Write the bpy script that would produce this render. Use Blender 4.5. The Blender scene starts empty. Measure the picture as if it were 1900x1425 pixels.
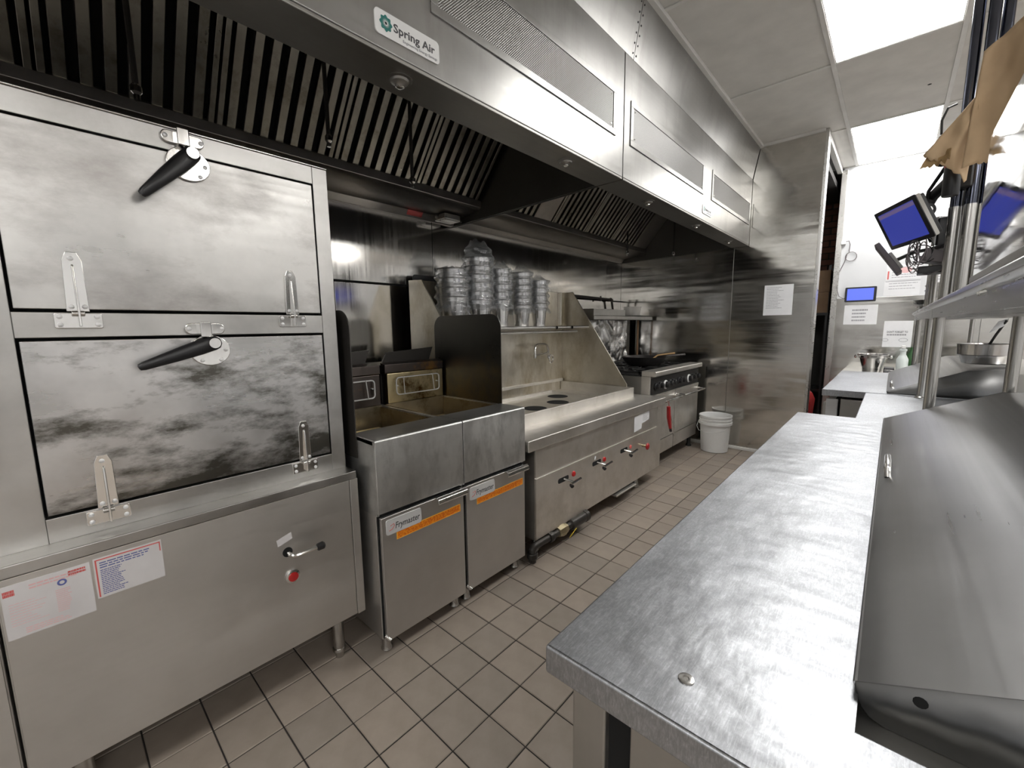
import bpy, bmesh, math, random
from mathutils import Vector, Matrix, noise as mnoise
random.seed(7)
scene = bpy.context.scene
C = scene.collection

# ------------------------------------------------------------------ camera
CAM_H = 1.30
F_PX = 780.185
YAW, PIT, ROLL = -0.73421617, -0.13454102, -0.01190218
fw = Vector((math.sin(YAW)*math.cos(PIT), math.cos(YAW)*math.cos(PIT), math.sin(PIT)))
rt = fw.cross(Vector((0, 0, 1))).normalized()
up = rt.cross(fw)
r2 = rt*math.cos(ROLL)+up*math.sin(ROLL)
u2 = -rt*math.sin(ROLL)+up*math.cos(ROLL)
cam_d = bpy.data.cameras.new('camera')
cam_d.sensor_fit = 'HORIZONTAL'
cam_d.sensor_width = 36.0
cam_d.lens = F_PX/1900*36.0
cam_d.clip_start = 0.02
cam = bpy.data.objects.new('camera', cam_d)
C.objects.link(cam)
cam.matrix_world = Matrix(((r2.x, u2.x, -fw.x, 0), (r2.y, u2.y, -fw.y, 0), (r2.z, u2.z, -fw.z, CAM_H), (0, 0, 0, 1)))
scene.camera = cam

def project(x, y, z):
    d = Vector((x, y, z-CAM_H))
    w = d.dot(fw)
    if w < 0.05:
        return None
    return (950+F_PX*d.dot(r2)/w, 712.5-F_PX*d.dot(u2)/w, w)

# ------------------------------------------------------------------ world, exposure
world = bpy.data.worlds.new('world')
scene.world = world
world.use_nodes = True
world.node_tree.nodes['Background'].inputs[0].default_value = (0.9, 0.95, 1, 1)
world.node_tree.nodes['Background'].inputs[1].default_value = 0.02
PANEL_LIGHT = 15.0          # ceiling lamp panels
scene.view_settings.view_transform = 'Standard'
scene.view_settings.look = 'None'
scene.view_settings.gamma = 1.0
scene.view_settings.use_curve_mapping = False
scene.view_settings.exposure = 0.25
scene.cycles.max_bounces = 6
scene.cycles.glossy_bounces = 4
scene.cycles.diffuse_bounces = 3
scene.cycles.transparent_max_bounces = 10
scene.cycles.sample_clamp_indirect = 6.0

# ------------------------------------------------------------------ materials
M = {}
def new_mat(name):
    m = bpy.data.materials.new(name)
    m.use_nodes = True
    nt = m.node_tree
    b = nt.nodes['Principled BSDF']
    M[name] = m
    return m, nt, b

def N(nt, t, **kw):
    n = nt.nodes.new(t)
    for k, v in kw.items():
        setattr(n, k, v)
    return n

def tex_noise(nt, scale, detail=3, mscale=None, rough=.55):
    tc = N(nt, 'ShaderNodeTexCoord')
    n = N(nt, 'ShaderNodeTexNoise')
    n.inputs['Scale'].default_value = scale
    n.inputs['Detail'].default_value = detail
    n.inputs['Roughness'].default_value = rough
    if mscale:
        mp = N(nt, 'ShaderNodeMapping')
        mp.inputs['Scale'].default_value = mscale
        nt.links.new(tc.outputs['Object'], mp.inputs['Vector'])
        nt.links.new(mp.outputs['Vector'], n.inputs['Vector'])
    else:
        nt.links.new(tc.outputs['Object'], n.inputs['Vector'])
    return n

def ramp(nt, src, stops):
    r = N(nt, 'ShaderNodeValToRGB')
    el = r.color_ramp.elements
    while len(el) < len(stops):
        el.new(0.5)
    for e, (p, c) in zip(el, stops):
        e.position = p
        e.color = (*c, 1) if len(c) == 3 else c
    nt.links.new(src, r.inputs['Fac'])
    return r

def mathn(nt, op, a, b=None, clamp=False):
    n = N(nt, 'ShaderNodeMath', operation=op, use_clamp=clamp)
    for i, v in enumerate((a, b)):
        if v is None:
            continue
        if isinstance(v, (int, float)):
            n.inputs[i].default_value = v
        else:
            nt.links.new(v, n.inputs[i])
    return n.outputs[0]

def mixc(nt, fac, a, b):
    n = N(nt, 'ShaderNodeMix', data_type='RGBA')
    for i, v in ((0, fac), (6, a), (7, b)):
        if isinstance(v, (int, float)):
            n.inputs[i].default_value = v
        elif isinstance(v, tuple):
            n.inputs[i].default_value = (*v, 1) if len(v) == 3 else v
        else:
            nt.links.new(v, n.inputs[i])
    return n.outputs[2]

GR = {'x': (1.2, 70, 70), 'y': (70, 1.2, 70), 'z': (70, 70, 1.2)}
def steel(name, col=(.56, .55, .53), rough=.3, grain='y', smudge=.25, dent=0., dscale=4., dstretch=None, stain=None, fine=.04, blot=.25, metal=1.0, scratch=0.):
    m, nt, b = new_mat(name)
    g = tex_noise(nt, 1.0, 2, GR[grain])
    s = tex_noise(nt, 2.6, 5, None, .62)
    b.inputs['Metallic'].default_value = metal
    r1 = mathn(nt, 'MULTIPLY_ADD', g.outputs['Fac'], .16)
    r1.node.inputs[2].default_value = rough-.08
    r2_ = mathn(nt, 'SUBTRACT', s.outputs['Fac'], .5)
    r3 = mathn(nt, 'MULTIPLY', r2_, smudge)
    rr = mathn(nt, 'ADD', r1, r3, True)
    nt.links.new(rr, b.inputs['Roughness'])
    lo = tuple(c*(1-blot) for c in col)
    cr = ramp(nt, s.outputs['Fac'], [(.32, lo), (.62, col)])
    out = cr.outputs['Color']
    if stain:
        scol, sscale, p0, p1, mst = stain[:5]
        t = tex_noise(nt, sscale, 8, mst, .68)
        src = t.outputs['Fac']
        if len(stain) > 5:          # residue gathers where splashes land: (axis, level, slope)
            ax, lev, slope = stain[5]
            sp_ = N(nt, 'ShaderNodeSeparateXYZ')
            nt.links.new(N(nt, 'ShaderNodeTexCoord').outputs['Object'], sp_.inputs[0])
            g_ = mathn(nt, 'MULTIPLY', mathn(nt, 'SUBTRACT', sp_.outputs[ax], lev), slope)
            src = mathn(nt, 'ADD', src, g_)
        tr = ramp(nt, src, [(p0, (0, 0, 0)), (p1, (1, 1, 1))])
        out = mixc(nt, tr.outputs['Color'], out, scol)
    if scratch:
        for rz_, ms_ in ((.5, (330, 40, 60)), (-.9, (360, 36, 60)), (1.9, (90, 90, 60))):
            k_ = tex_noise(nt, 1.0, 4, ms_, .7)
            k_.inputs['Distortion'].default_value = 1.2
            k_.inputs['Vector'].links[0].from_node.inputs['Rotation'].default_value = (0, 0, rz_)
            kr = ramp(nt, k_.outputs['Fac'], [(.46, (1-scratch,)*3), (.68, (1+scratch,)*3)])
            mm = N(nt, 'ShaderNodeMix', data_type='RGBA', blend_type='MULTIPLY')
            mm.inputs[0].default_value = 1
            nt.links.new(out, mm.inputs[6])
            nt.links.new(kr.outputs['Color'], mm.inputs[7])
            out = mm.outputs[2]
    nt.links.new(out, b.inputs['Base Color'])
    prev = None
    if dent:
        d = tex_noise(nt, dscale, 3, dstretch, .5)
        bp = N(nt, 'ShaderNodeBump')
        bp.inputs['Strength'].default_value = dent
        bp.inputs['Distance'].default_value = .05
        nt.links.new(d.outputs['Fac'], bp.inputs['Height'])
        prev = bp
    if fine:
        bp2 = N(nt, 'ShaderNodeBump')
        bp2.inputs['Strength'].default_value = fine
        bp2.inputs['Distance'].default_value = .002
        nt.links.new(g.outputs['Fac'], bp2.inputs['Height'])
        if prev:
            nt.links.new(prev.outputs['Normal'], bp2.inputs['Normal'])
        prev = bp2
    if prev:
        nt.links.new(prev.outputs['Normal'], b.inputs['Normal'])
    return m

def plain(name, col, rough=.5, metal=0., var=.12, nscale=6, spec=.5, coat=0, bump=0, bscale=40):
    m, nt, b = new_mat(name)
    s = tex_noise(nt, nscale, 4)
    lo = tuple(max(0, c*(1-var)) for c in col)
    hi = tuple(min(1, c*(1+var)) for c in col)
    cr = ramp(nt, s.outputs['Fac'], [(.3, lo), (.7, hi)])
    nt.links.new(cr.outputs['Color'], b.inputs['Base Color'])
    b.inputs['Roughness'].default_value = rough
    b.inputs['Metallic'].default_value = metal
    b.inputs['Specular IOR Level'].default_value = spec
    b.inputs['Coat Weight'].default_value = coat
    if bump:
        d = tex_noise(nt, bscale, 4)
        bp = N(nt, 'ShaderNodeBump')
        bp.inputs['Strength'].default_value = bump
        bp.inputs['Distance'].default_value = .01
        nt.links.new(d.outputs['Fac'], bp.inputs['Height'])
        nt.links.new(bp.outputs['Normal'], b.inputs['Normal'])
    return m

def emit(name, col, strength, base=(.8, .8, .8)):
    m, nt, b = new_mat(name)
    b.inputs['Base Color'].default_value = (*base, 1)
    b.inputs['Emission Color'].default_value = (*col, 1)
    b.inputs['Emission Strength'].default_value = strength
    return m

steel('steel_steamer', (.57, .56, .54), .36, 'y', .4, .04, 2.2, None, ((.42, .41, .39), 4, .5, .7, (1, 1, 1)), 0, .30)
steel('steel_door_upper', (.60, .59, .57), .35, 'y', .5, .07, 2.0, (1, 1, 1.8), ((.36, .345, .33), 2.6, .45, .64, (1, 1, 1.9)), 0, .30)
steel('steel_door_lower', (.66, .65, .64), .30, 'y', .5, .07, 2.0, (1, 1, 1.6), ((.12, .115, .10), 6.0, .47, .62, (1, .6, 1.5), ('Z', 1.02, -.34)), 0, .38)
steel('steel_panel', (.66, .64, .61), .48, 'y', .1, .015, 1.5, None, None, 0, .12)
steel('steel_fryer', (.76, .76, .745), .44, 'y', .25, .03, 3, None, ((.42, .42, .41), 7, .45, .70, (1, 1.6, .7)), 0, .3)
steel('steel_fryer_door', (.66, .645, .625), .42, 'y', .1, .015, 2, None, None, 0, .12)
steel('steel_fryer_top', (.42, .42, .41), .42, 'y', .2, .02, 3, None, None, 0, .2)
steel('steel_wok', (.84, .81, .765), .44, 'y', .25, .02, 2, None, ((.60, .57, .51), 4, .50, .75, (1, 1, 1)), 0, .2)
steel('steel_wok_back', (.74, .70, .62), .36, 'z', .3, .03, 2, None, ((.40, .345, .24), 3.0, .46, .70, (1, 1.4, .6)), 0, .25)
steel('steel_wall', (.80, .78, .74), .12, 'z', .10, .03, 1.0, (.4, .4, 2.0), ((.58, .56, .52), 2.5, .55, .8, (1, .5, 1.5)), 0, .10)
steel('steel_wall_far', (.68, .665, .63), .14, 'x', .2, .24, 1.2, (.35, .35, 2.6), ((.46, .44, .41), 2.2, .52, .78, (.8, 1, 1.2)), 0, .18)
steel('steel_hood', (.385, .38, .367), .36, 'y', .2, .02, 1.5, None, ((.28, .272, .26), 3.0, .5, .8, (1, 2.5, .4)), 0, .18)
steel('steel_hood_under', (.34, .33, .31), .42, 'y', .2, 0, 1, None, None, 0, .2)
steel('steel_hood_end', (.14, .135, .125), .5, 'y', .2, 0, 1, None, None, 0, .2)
steel('steel_gutter', (.48, .46, .43), .34, 'y', .2, .02, 2, None, None, 0, .25)
steel('steel_filter', (.42, .40, .345), .34, 'z', .4, 0, 1, None, ((.18, .16, .12), 10, .5, .75, None), 0, .35)
steel('steel_table', (.53, .545, .57), .44, 'x', .30, .05, 11, (1.6, .8, 1), None, 0, .22, 1.0, .10)
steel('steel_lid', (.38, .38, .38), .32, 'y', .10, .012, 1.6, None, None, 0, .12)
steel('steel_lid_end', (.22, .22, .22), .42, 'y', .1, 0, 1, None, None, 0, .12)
steel('steel_cabinet', (.50, .49, .465), .42, 'z', .15, .02, 2, None, None, 0, .2)
steel('steel_shelf', (.60, .59, .57), .30, 'y', .15, .03, 2, None, None, 0, .15)
steel('steel_pail', (.74, .73, .72), .18, 'z', .1, 0, 1, None, None, 0, .1)
steel('steel_tube', (.52, .51, .49), .24, 'z', .1, 0, 1, None, None, 0, .1)
steel('chrome', (.78, .77, .75), .15, 'z', .1, 0, 1, None, None, 0, .08)
steel('chrome_dark', (.13, .14, .18), .14, 'z', .1, 0, 1, None, None, 0, .3)
steel('steel_mirror', (.76, .76, .75), .05, 'y', .06, .012, 2.0, (1, 1, .6), None, 0, .06)
steel('steel_guard', (.17, .165, .15), .32, 'y', .2, .02, 3, None, ((.26, .20, .11), 3, .5, .8, None, ('Z', 1.1, -.5)), 0, .2)
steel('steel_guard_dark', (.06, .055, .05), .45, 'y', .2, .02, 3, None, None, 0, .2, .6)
steel('steel_greasy', (.80, .68, .42), .36, 'y', .3, .03, 4, None, ((.12, .065, .02), 7, .50, .66, None), 0, .3)
steel('steel_vat', (.50, .44, .33), .38, 'y', .3, .03, 4, None, ((.10, .075, .03), 6, .52, .75, None), 0, .35)
steel('steel_burnt', (.13, .11, .10), .40, 'y', .3, .03, 4, None, ((.38, .20, .06), 5, .56, .72, None), 0, .35)
steel('foil', (.86, .86, .87), .24, 'y', .1, 0, 1, None, None, 0, .05)
steel('iron', (.03, .029, .028), .45, 'y', .2, 0, 1, None, None, 0, .3, .3)
steel('pan_iron', (.08, .075, .072), .40, 'y', .2, 0, 1, None, None, 0, .3, .8)
steel('black_pipe', (.06, .055, .05), .42, 'y', .2, .03, 20, None, ((.16, .13, .09), 14, .6, .75, None), 0, .3, .5)
steel('brass', (.55, .48, .32), .35, 'y', .2, 0, 1, None, None, 0)
plain('black_plastic', (.012, .012, .013), .35)
plain('black_rubber', (.006, .006, .006), .8)
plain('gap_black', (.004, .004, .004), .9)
plain('grey_plastic', (.16, .14, .145), .45)
plain('silver_plastic', (.50, .49, .46), .4)
plain('white_plastic', (.80, .80, .79), .42, 0, .03)
plain('pale_bottle', (.74, .80, .78), .35, 0, .04)
plain('white_wall', (.64, .65, .665), .55, 0, .03, 3)
plain('grey_wall', (.62, .61, .59), .6, 0, .05, 3)
plain('wall_shade_paint', (.020, .018, .016), .8)  # near-black, puts the shade of the unlit passage into the colour
plain('ceiling_tile', (.72, .705, .67), .8, 0, .07, 5, .2, 0, .12, 26)
plain('tee_bar', (.74, .73, .70), .55, 0, .06)
plain('grout', (.030, .026, .023), .9)
plain('red_plastic', (.36, .018, .02), .35)
plain('red_lens', (.42, .02, .02), .2)
plain('paper', (.74, .745, .76), .7, 0, .04, 9)
plain('paper_old', (.62, .60, .60), .6, 0, .06, 9)
plain('kraft_paper', (.47, .335, .20), .75, 0, .10, 7)
plain('kraft_crumple', (.36, .235, .105), .75, 0, .22, 14)
plain('cardboard', (.20, .125, .07), .8, 0, .15)
plain('ink_dark', (.07, .07, .075), .6)
plain('ink_grey', (.32, .32, .34), .6)
plain('ink_red', (.62, .12, .11), .6)
plain('ink_pink', (.72, .45, .45), .6)
plain('ink_blue', (.10, .12, .32), .6)
plain('logo_green', (.02, .17, .15), .4)
plain('logo_pale', (.55, .72, .66), .4)
plain('plate_white', (.80, .80, .79), .25, 0, .02)
plain('plate_silver', (.70, .70, .70), .3, .3, .05)
plain('wood', (.42, .27, .12), .55, 0, .2, 12)
plain('wood_dark', (.20, .11, .05), .6, 0, .2, 12)
plain('yellow_tag', (.80, .60, .05), .5)
plain('green_plastic', (.03, .10, .03), .5)
emit('lamp_panel', (1.0, .985, .96), PANEL_LIGHT)
emit('screen_blue', (.035, .05, .34), .70, (.01, .01, .03))
emit('screen_bright', (.12, .18, .85), 1.0, (.01, .01, .03))
emit('screen_bar', (.12, .09, .20), .8, (.01, .01, .03))

# orange sticker with scrambled print
m, nt, b = new_mat('orange_print')
t = tex_noise(nt, 1.0, 3, (1, 150, 150), .7)
cr = ramp(nt, t.outputs['Fac'], [(.46, (.80, .27, .01)), (.52, (.62, .12, .005))])
nt.links.new(cr.outputs['Color'], b.inputs['Base Color'])
b.inputs['Roughness'].default_value = .45
plain('orange_edge', (.85, .42, .05), .45)

# floor tile, every piece slightly its own tone
m, nt, b = new_mat('floor_tile')
oi = N(nt, 'ShaderNodeObjectInfo')
t = tex_noise(nt, 9, 5, None, .6)
t2 = tex_noise(nt, 1.1, 4)
c1 = ramp(nt, t.outputs['Fac'], [(.3, (.290, .248, .208)), (.7, (.360, .310, .265))])
c2 = ramp(nt, oi.outputs['Random'], [(0, (.86, .86, .86)), (1, (1.08, 1.06, 1.04))])
mx = N(nt, 'ShaderNodeMix', data_type='RGBA', blend_type='MULTIPLY')
mx.inputs[0].default_value = 1
nt.links.new(c1.outputs['Color'], mx.inputs[6])
nt.links.new(c2.outputs['Color'], mx.inputs[7])
nt.links.new(mx.outputs[2], b.inputs['Base Color'])
rr = ramp(nt, t.outputs['Fac'], [(.3, (.36, .36, .36)), (.7, (.55, .55, .55))])
nt.links.new(rr.outputs['Color'], b.inputs['Roughness'])
bp = N(nt, 'ShaderNodeBump')
bp.inputs['Strength'].default_value = .12
bp.inputs['Distance'].default_value = .004
nt.links.new(t.outputs['Fac'], bp.inputs['Height'])
nt.links.new(bp.outputs['Normal'], b.inputs['Normal'])

# brick
m, nt, b = new_mat('brick')
oi = N(nt, 'ShaderNodeObjectInfo')
c2 = ramp(nt, oi.outputs['Random'], [(0, (.075, .030, .020)), (1, (.13, .055, .036))])
nt.links.new(c2.outputs['Color'], b.inputs['Base Color'])
b.inputs['Roughness'].default_value = .85

# perforated sheet: rows of small holes (relief too fine to model)
m, nt, b = new_mat('perforated_sheet')
tc = N(nt, 'ShaderNodeTexCoord')
sp = N(nt, 'ShaderNodeSeparateXYZ')
nt.links.new(tc.outputs['Object'], sp.inputs[0])
k = 2*math.pi/.0085
sy = mathn(nt, 'SINE', mathn(nt, 'MULTIPLY', sp.outputs['Y'], k))
sz = mathn(nt, 'SINE', mathn(nt, 'MULTIPLY', sp.outputs['Z'], k))
pr = mathn(nt, 'MULTIPLY', sy, sz)
cr = ramp(nt, pr, [(.0, (.34, .335, .325)), (.34, (.34, .335, .325)), (.52, (.055, .055, .055))])
nt.links.new(cr.outputs['Color'], b.inputs['Base Color'])
b.inputs['Metallic'].default_value = 1
b.inputs['Roughness'].default_value = .34
bp = N(nt, 'ShaderNodeBump')
bp.invert = True
bp.inputs['Strength'].default_value = .3
bp.inputs['Distance'].default_value = .003
nt.links.new(pr, bp.inputs['Height'])
nt.links.new(bp.outputs['Normal'], b.inputs['Normal'])

# clear crumpled plastic film
m, nt, b = new_mat('plastic_film')
nt.nodes.remove(b)
tr = N(nt, 'ShaderNodeBsdfTransparent')
tr.inputs[0].default_value = (.93, .94, .95, 1)
gl = N(nt, 'ShaderNodeBsdfGlossy')
gl.inputs['Roughness'].default_value = .12
gl.inputs[0].default_value = (.95, .97, 1, 1)
df = N(nt, 'ShaderNodeBsdfTranslucent')
df.inputs[0].default_value = (.85, .87, .9, 1)
df2 = N(nt, 'ShaderNodeBsdfDiffuse')
df2.inputs[0].default_value = (.85, .87, .9, 1)
ma = N(nt, 'ShaderNodeMixShader')
ma.inputs[0].default_value = .5
nt.links.new(df.outputs[0], ma.inputs[1])
nt.links.new(df2.outputs[0], ma.inputs[2])
m1 = N(nt, 'ShaderNodeMixShader')
m1.inputs[0].default_value = .16
nt.links.new(tr.outputs[0], m1.inputs[1])
nt.links.new(ma.outputs[0], m1.inputs[2])
lw = N(nt, 'ShaderNodeLayerWeight')
lw.inputs[0].default_value = .25
fr = mathn(nt, 'MULTIPLY_ADD', lw.outputs['Facing'], .55)
fr.node.inputs[2].default_value = .09
m2 = N(nt, 'ShaderNodeMixShader')
nt.links.new(fr, m2.inputs[0])
nt.links.new(m1.outputs[0], m2.inputs[1])
nt.links.new(gl.outputs[0], m2.inputs[2])
nt.links.new(m2.outputs[0], nt.nodes['Material Output'].inputs[0])
# clear tub
m, nt, b = new_mat('clear_tub')
b.inputs['Base Color'].default_value = (.75, .72, .68, 1)
b.inputs['Alpha'].default_value = .35
b.inputs['Roughness'].default_value = .25

# ------------------------------------------------------------------ mesh helpers
class MB:
    def __init__(s):
        s.v = []
        s.f = []
    def add(s, vs, fs):
        o = len(s.v)
        s.v += [tuple(p) for p in vs]
        s.f += [tuple(i+o for i in f) for f in fs]
        return s
    def box(s, x0, x1, y0, y1, z0, z1):
        return s.add([(x0, y0, z0), (x1, y0, z0), (x1, y1, z0), (x0, y1, z0), (x0, y0, z1), (x1, y0, z1), (x1, y1, z1), (x0, y1, z1)],
                     [(0, 3, 2, 1), (4, 5, 6, 7), (0, 1, 5, 4), (1, 2, 6, 5), (2, 3, 7, 6), (3, 0, 4, 7)])
    def obox(s, c, ax, ay, az, hx, hy, hz):
        c = Vector(c)
        vs = []
        for k in (-1, 1):
            for i, j in ((-1, -1), (1, -1), (1, 1), (-1, 1)):
                vs.append(c+ax*hx*i+ay*hy*j+az*hz*k)
        return s.add(vs, [(0, 3, 2, 1), (4, 5, 6, 7), (0, 1, 5, 4), (1, 2, 6, 5), (2, 3, 7, 6), (3, 0, 4, 7)])
    def prism(s, poly, a, b, axis):
        n = len(poly)
        def mk(p, t):
            return {'x': (t, p[0], p[1]), 'y': (p[0], t, p[1]), 'z': (p[0], p[1], t)}[axis]
        vs = [mk(p, a) for p in poly]+[mk(p, b) for p in poly]
        fs = [tuple(range(n)), tuple(range(2*n-1, n-1, -1))]+[(i, (i+1) % n, n+(i+1) % n, n+i) for i in range(n)]
        return s.add(vs, fs)
    def cyl(s, p0, p1, ra, rb=None, n=14, caps=True):
        rb = ra if rb is None else rb
        p0 = Vector(p0)
        p1 = Vector(p1)
        d = (p1-p0).normalized()
        a = d.orthogonal().normalized()
        c = d.cross(a)
        vs = []
        for p, r in ((p0, ra), (p1, rb)):
            for i in range(n):
                t = 2*math.pi*i/n
                vs.append(p+a*r*math.cos(t)+c*r*math.sin(t))
        fs = [(i, (i+1) % n, n+(i+1) % n, n+i) for i in range(n)]
        if caps:
            fs += [tuple(range(n-1, -1, -1)), tuple(range(n, 2*n))]
        return s.add(vs, fs)
    def tube(s, pts, r, n=8):
        pts = [Vector(p) for p in pts]
        vs = []
        fs = []
        d0 = (pts[1]-pts[0]).normalized()
        a = d0.orthogonal().normalized()
        for k, p in enumerate(pts):
            d = ((pts[min(k+1, len(pts)-1)]-p).normalized()+(p-pts[max(k-1, 0)]).normalized())
            d = d.normalized() if d.length > 1e-6 else d0
            a = (a-d*a.dot(d)).normalized()
            c = d.cross(a)
            rk = r[k] if isinstance(r, (list, tuple)) else r
            for i in range(n):
                t = 2*math.pi*i/n
                vs.append(p+a*rk*math.cos(t)+c*rk*math.sin(t))
        for k in range(len(pts)-1):
            for i in range(n):
                fs.append((k*n+i, k*n+(i+1) % n, (k+1)*n+(i+1) % n, (k+1)*n+i))
        fs += [tuple(range(n-1, -1, -1)), tuple(range((len(pts)-1)*n, len(pts)*n))]
        return s.add(vs, fs)
    def lathe(s, cx, cy, prof, n=24, caps=True, zax=None, c=None):
        vs = []
        if zax is not None:
            zax = Vector(zax).normalized()
            a = zax.orthogonal().normalized()
            bb = zax.cross(a)
            c = Vector(c)
        for r, z in prof:
            for i in range(n):
                t = 2*math.pi*i/n
                if zax is None:
                    vs.append((cx+r*math.cos(t), cy+r*math.sin(t), z))
                else:
                    vs.append(c+zax*z+a*r*math.cos(t)+bb*r*math.sin(t))
        fs = [(k*n+i, k*n+(i+1) % n, (k+1)*n+(i+1) % n, (k+1)*n+i) for k in range(len(prof)-1) for i in range(n)]
        if caps:
            fs += [tuple(range(n-1, -1, -1)), tuple(range((len(prof)-1)*n, len(prof)*n))]
        return s.add(vs, fs)
    def grid(s, fn, nu, nv, wrap=False):
        vs = [fn(i/nu, j/nv) for j in range(nv+1) for i in range(nu+(0 if wrap else 1))]
        w = nu if wrap else nu+1
        fs = [(j*w+i, j*w+(i+1) % w, (j+1)*w+(i+1) % w, (j+1)*w+i) for j in range(nv) for i in range(nu)]
        return s.add(vs, fs)
    def build(s, name, mat, parent=None, bevel=0, solid=0, origin=None, label=None, kind=None, smooth=35, seg=2):
        me = bpy.data.meshes.new(name)
        if origin is None:
            origin = (0, 0, 0)
        o0 = Vector(origin)
        me.from_pydata([tuple(Vector(p)-o0) for p in s.v], [], s.f)
        bm = bmesh.new()
        bm.from_mesh(me)
        bmesh.ops.recalc_face_normals(bm, faces=bm.faces)
        bm.to_mesh(me)
        bm.free()
        me.polygons.foreach_set('use_smooth', [True]*len(me.polygons))
        me.set_sharp_from_angle(angle=math.radians(smooth))
        me.materials.append(M[mat])
        ob = bpy.data.objects.new(name, me)
        C.objects.link(ob)
        if parent:
            ob.parent = parent
            pw = Vector((0, 0, 0))
            q = parent
            while q:
                pw += q.location
                q = q.parent
            ob.location = o0-pw
        else:
            ob.location = o0
        if solid:
            md = ob.modifiers.new('solid', 'SOLIDIFY')
            md.thickness = solid
            md.offset = 0
        if bevel:
            md = ob.modifiers.new('bevel', 'BEVEL')
            md.width = bevel
            md.segments = seg
            md.limit_method = 'ANGLE'
            md.angle_limit = math.radians(40)
            md.harden_normals = True
        if label:
            ob['label'] = label
        if kind:
            ob['kind'] = kind
        return ob

def tag(o, label, cat, group=None):
    o['label'] = label
    o['category'] = cat
    if group:
        o['group'] = group
    return o

def thing(name, label, cat, loc=(0, 0, 0), group=None):
    o = bpy.data.objects.new(name, None)
    o.empty_display_size = .1
    C.objects.link(o)
    o.location = loc
    return tag(o, label, cat, group)

def struct(o):
    o['kind'] = 'structure'
    return o

def B(name, mat, ext, parent=None, bevel=0, **kw):
    return MB().box(*ext).build(name, mat, parent, bevel, **kw)

def rrect(a0, a1, b0, b1, r, n=5, corners=(1, 1, 1, 1)):
    pts = []
    for k, (ca, cb, t0) in enumerate(((a1, b0, -90), (a1, b1, 0), (a0, b1, 90), (a0, b0, 180))):
        rr = r if corners[k] else 0.0001
        sa = -1 if ca == a1 else 1
        sb = -1 if cb == b1 else 1
        for i in range(n+1):
            t = math.radians(t0+90*i/n)
            pts.append((ca+sa*rr+rr*math.cos(t), cb+sb*rr+rr*math.sin(t)))
    return pts

def text(s, size, pos, right, upv, mat, parent, name='lettering', bold=0., width=None, shear=0):
    cu = bpy.data.curves.new(name, 'FONT')
    cu.body = s
    cu.size = size
    cu.align_x = 'LEFT'
    cu.offset = bold
    cu.shear = shear
    cu.extrude = .0002
    cu.resolution_u = 2
    ob = bpy.data.objects.new(name, cu)
    C.objects.link(ob)
    dg = bpy.context.evaluated_depsgraph_get()
    me = bpy.data.meshes.new_from_object(ob.evaluated_get(dg))
    bpy.data.objects.remove(ob)
    xs = [v.co.x for v in me.vertices]
    k = 1.0
    if width and xs:
        k = width/(max(xs)-min(xs))
    r = Vector(right)
    u = Vector(upv)
    nn = r.cross(u)
    p = Vector(pos)
    x0 = min(xs) if xs else 0
    for v in me.vertices:
        c = v.co
        v.co = p+r*((c.x-x0)*k)+u*c.y+nn*c.z
    me.materials.clear()
    me.materials.append(M[mat])
    o = bpy.data.objects.new(name, me)
    C.objects.link(o)
    o.parent = parent
    pw = Vector((0, 0, 0))
    q = parent
    while q:
        pw += q.location
        q = q.parent
    o.location = -pw
    return o

YR, ZU, XR = (0, 1, 0), (0, 0, 1), (1, 0, 0)

def lines_x(x, y0, y1, z0, z1, n, fill=.45, seed=0, jit=.35):
    """rows of printed dashes on a sheet that faces +X"""
    rnd = random.Random(seed)
    mb = MB()
    dz = (z1-z0)/n
    for i in range(n):
        z = z1-dz*(i+.5)
        y = y0
        end = y1-(y1-y0)*rnd.random()*jit
        while y < end:
            l = (y1-y0)*rnd.uniform(.05, .16)
            e = min(end, y+l)
            mb.add([(x, y, z-dz*fill/2), (x, e, z-dz*fill/2), (x, e, z+dz*fill/2), (x, y, z+dz*fill/2)], [(0, 1, 2, 3)])
            y = e+(y1-y0)*.018
    return mb

def lines_y(yp, x0, x1, z0, z1, n, fill=.45, seed=0, jit=.35):
    rnd = random.Random(seed)
    mb = MB()
    dz = (z1-z0)/n
    for i in range(n):
        z = z1-dz*(i+.5)
        x = x0
        end = x1-(x1-x0)*rnd.random()*jit
        while x < end:
            e = min(end, x+(x1-x0)*rnd.uniform(.05, .16))
            mb.add([(x, yp, z-dz*fill/2), (e, yp, z-dz*fill/2), (e, yp, z+dz*fill/2), (x, yp, z+dz*fill/2)], [(0, 1, 2, 3)])
            x = e+(x1-x0)*.018
    return mb

# ================================================================== SETTING
# ---- floor with single quarry tiles
floor = struct(B('floor', 'grout', (-2.51, 5.2, -2.5, 6.95, -.08, -.004)))
PX, PY, GX, GY, G = .1605, .1592, -1.2320, 1.3520, .0045
tile_me = None
cands = []
for i in range(-9, 41):
    for j in range(-25, 36):
        x0 = GX+i*PX
        y0 = GY+j*PY
        if x0 < -2.5 or x0+PX > 5.2 or y0 < -2.5 or y0+PY > 6.9:
            continue
        cx, cy = x0+PX/2, y0+PY/2
        p = project(cx, cy, 0)
        vis = p is not None and -90 < p[0] < 1980 and p[1] < 1520 and -2.0 < cx < -.3 and .1 < cy < 4.8
        if vis:      # hidden under the steel worktop
            lx = 1012+(1195-p[1])*(466/429)
            vis = p[0] < lx+90 or p[1] > 1200 and p[0] < 1180
        cands.append((not vis, math.hypot(cx, cy), cx, cy))
cands.sort()
singles = [c for c in cands if not c[0]][:300]
rest = cands[len(singles):]
hx, hy, ch = PX/2-G/2, PY/2-G/2, .0022
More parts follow.
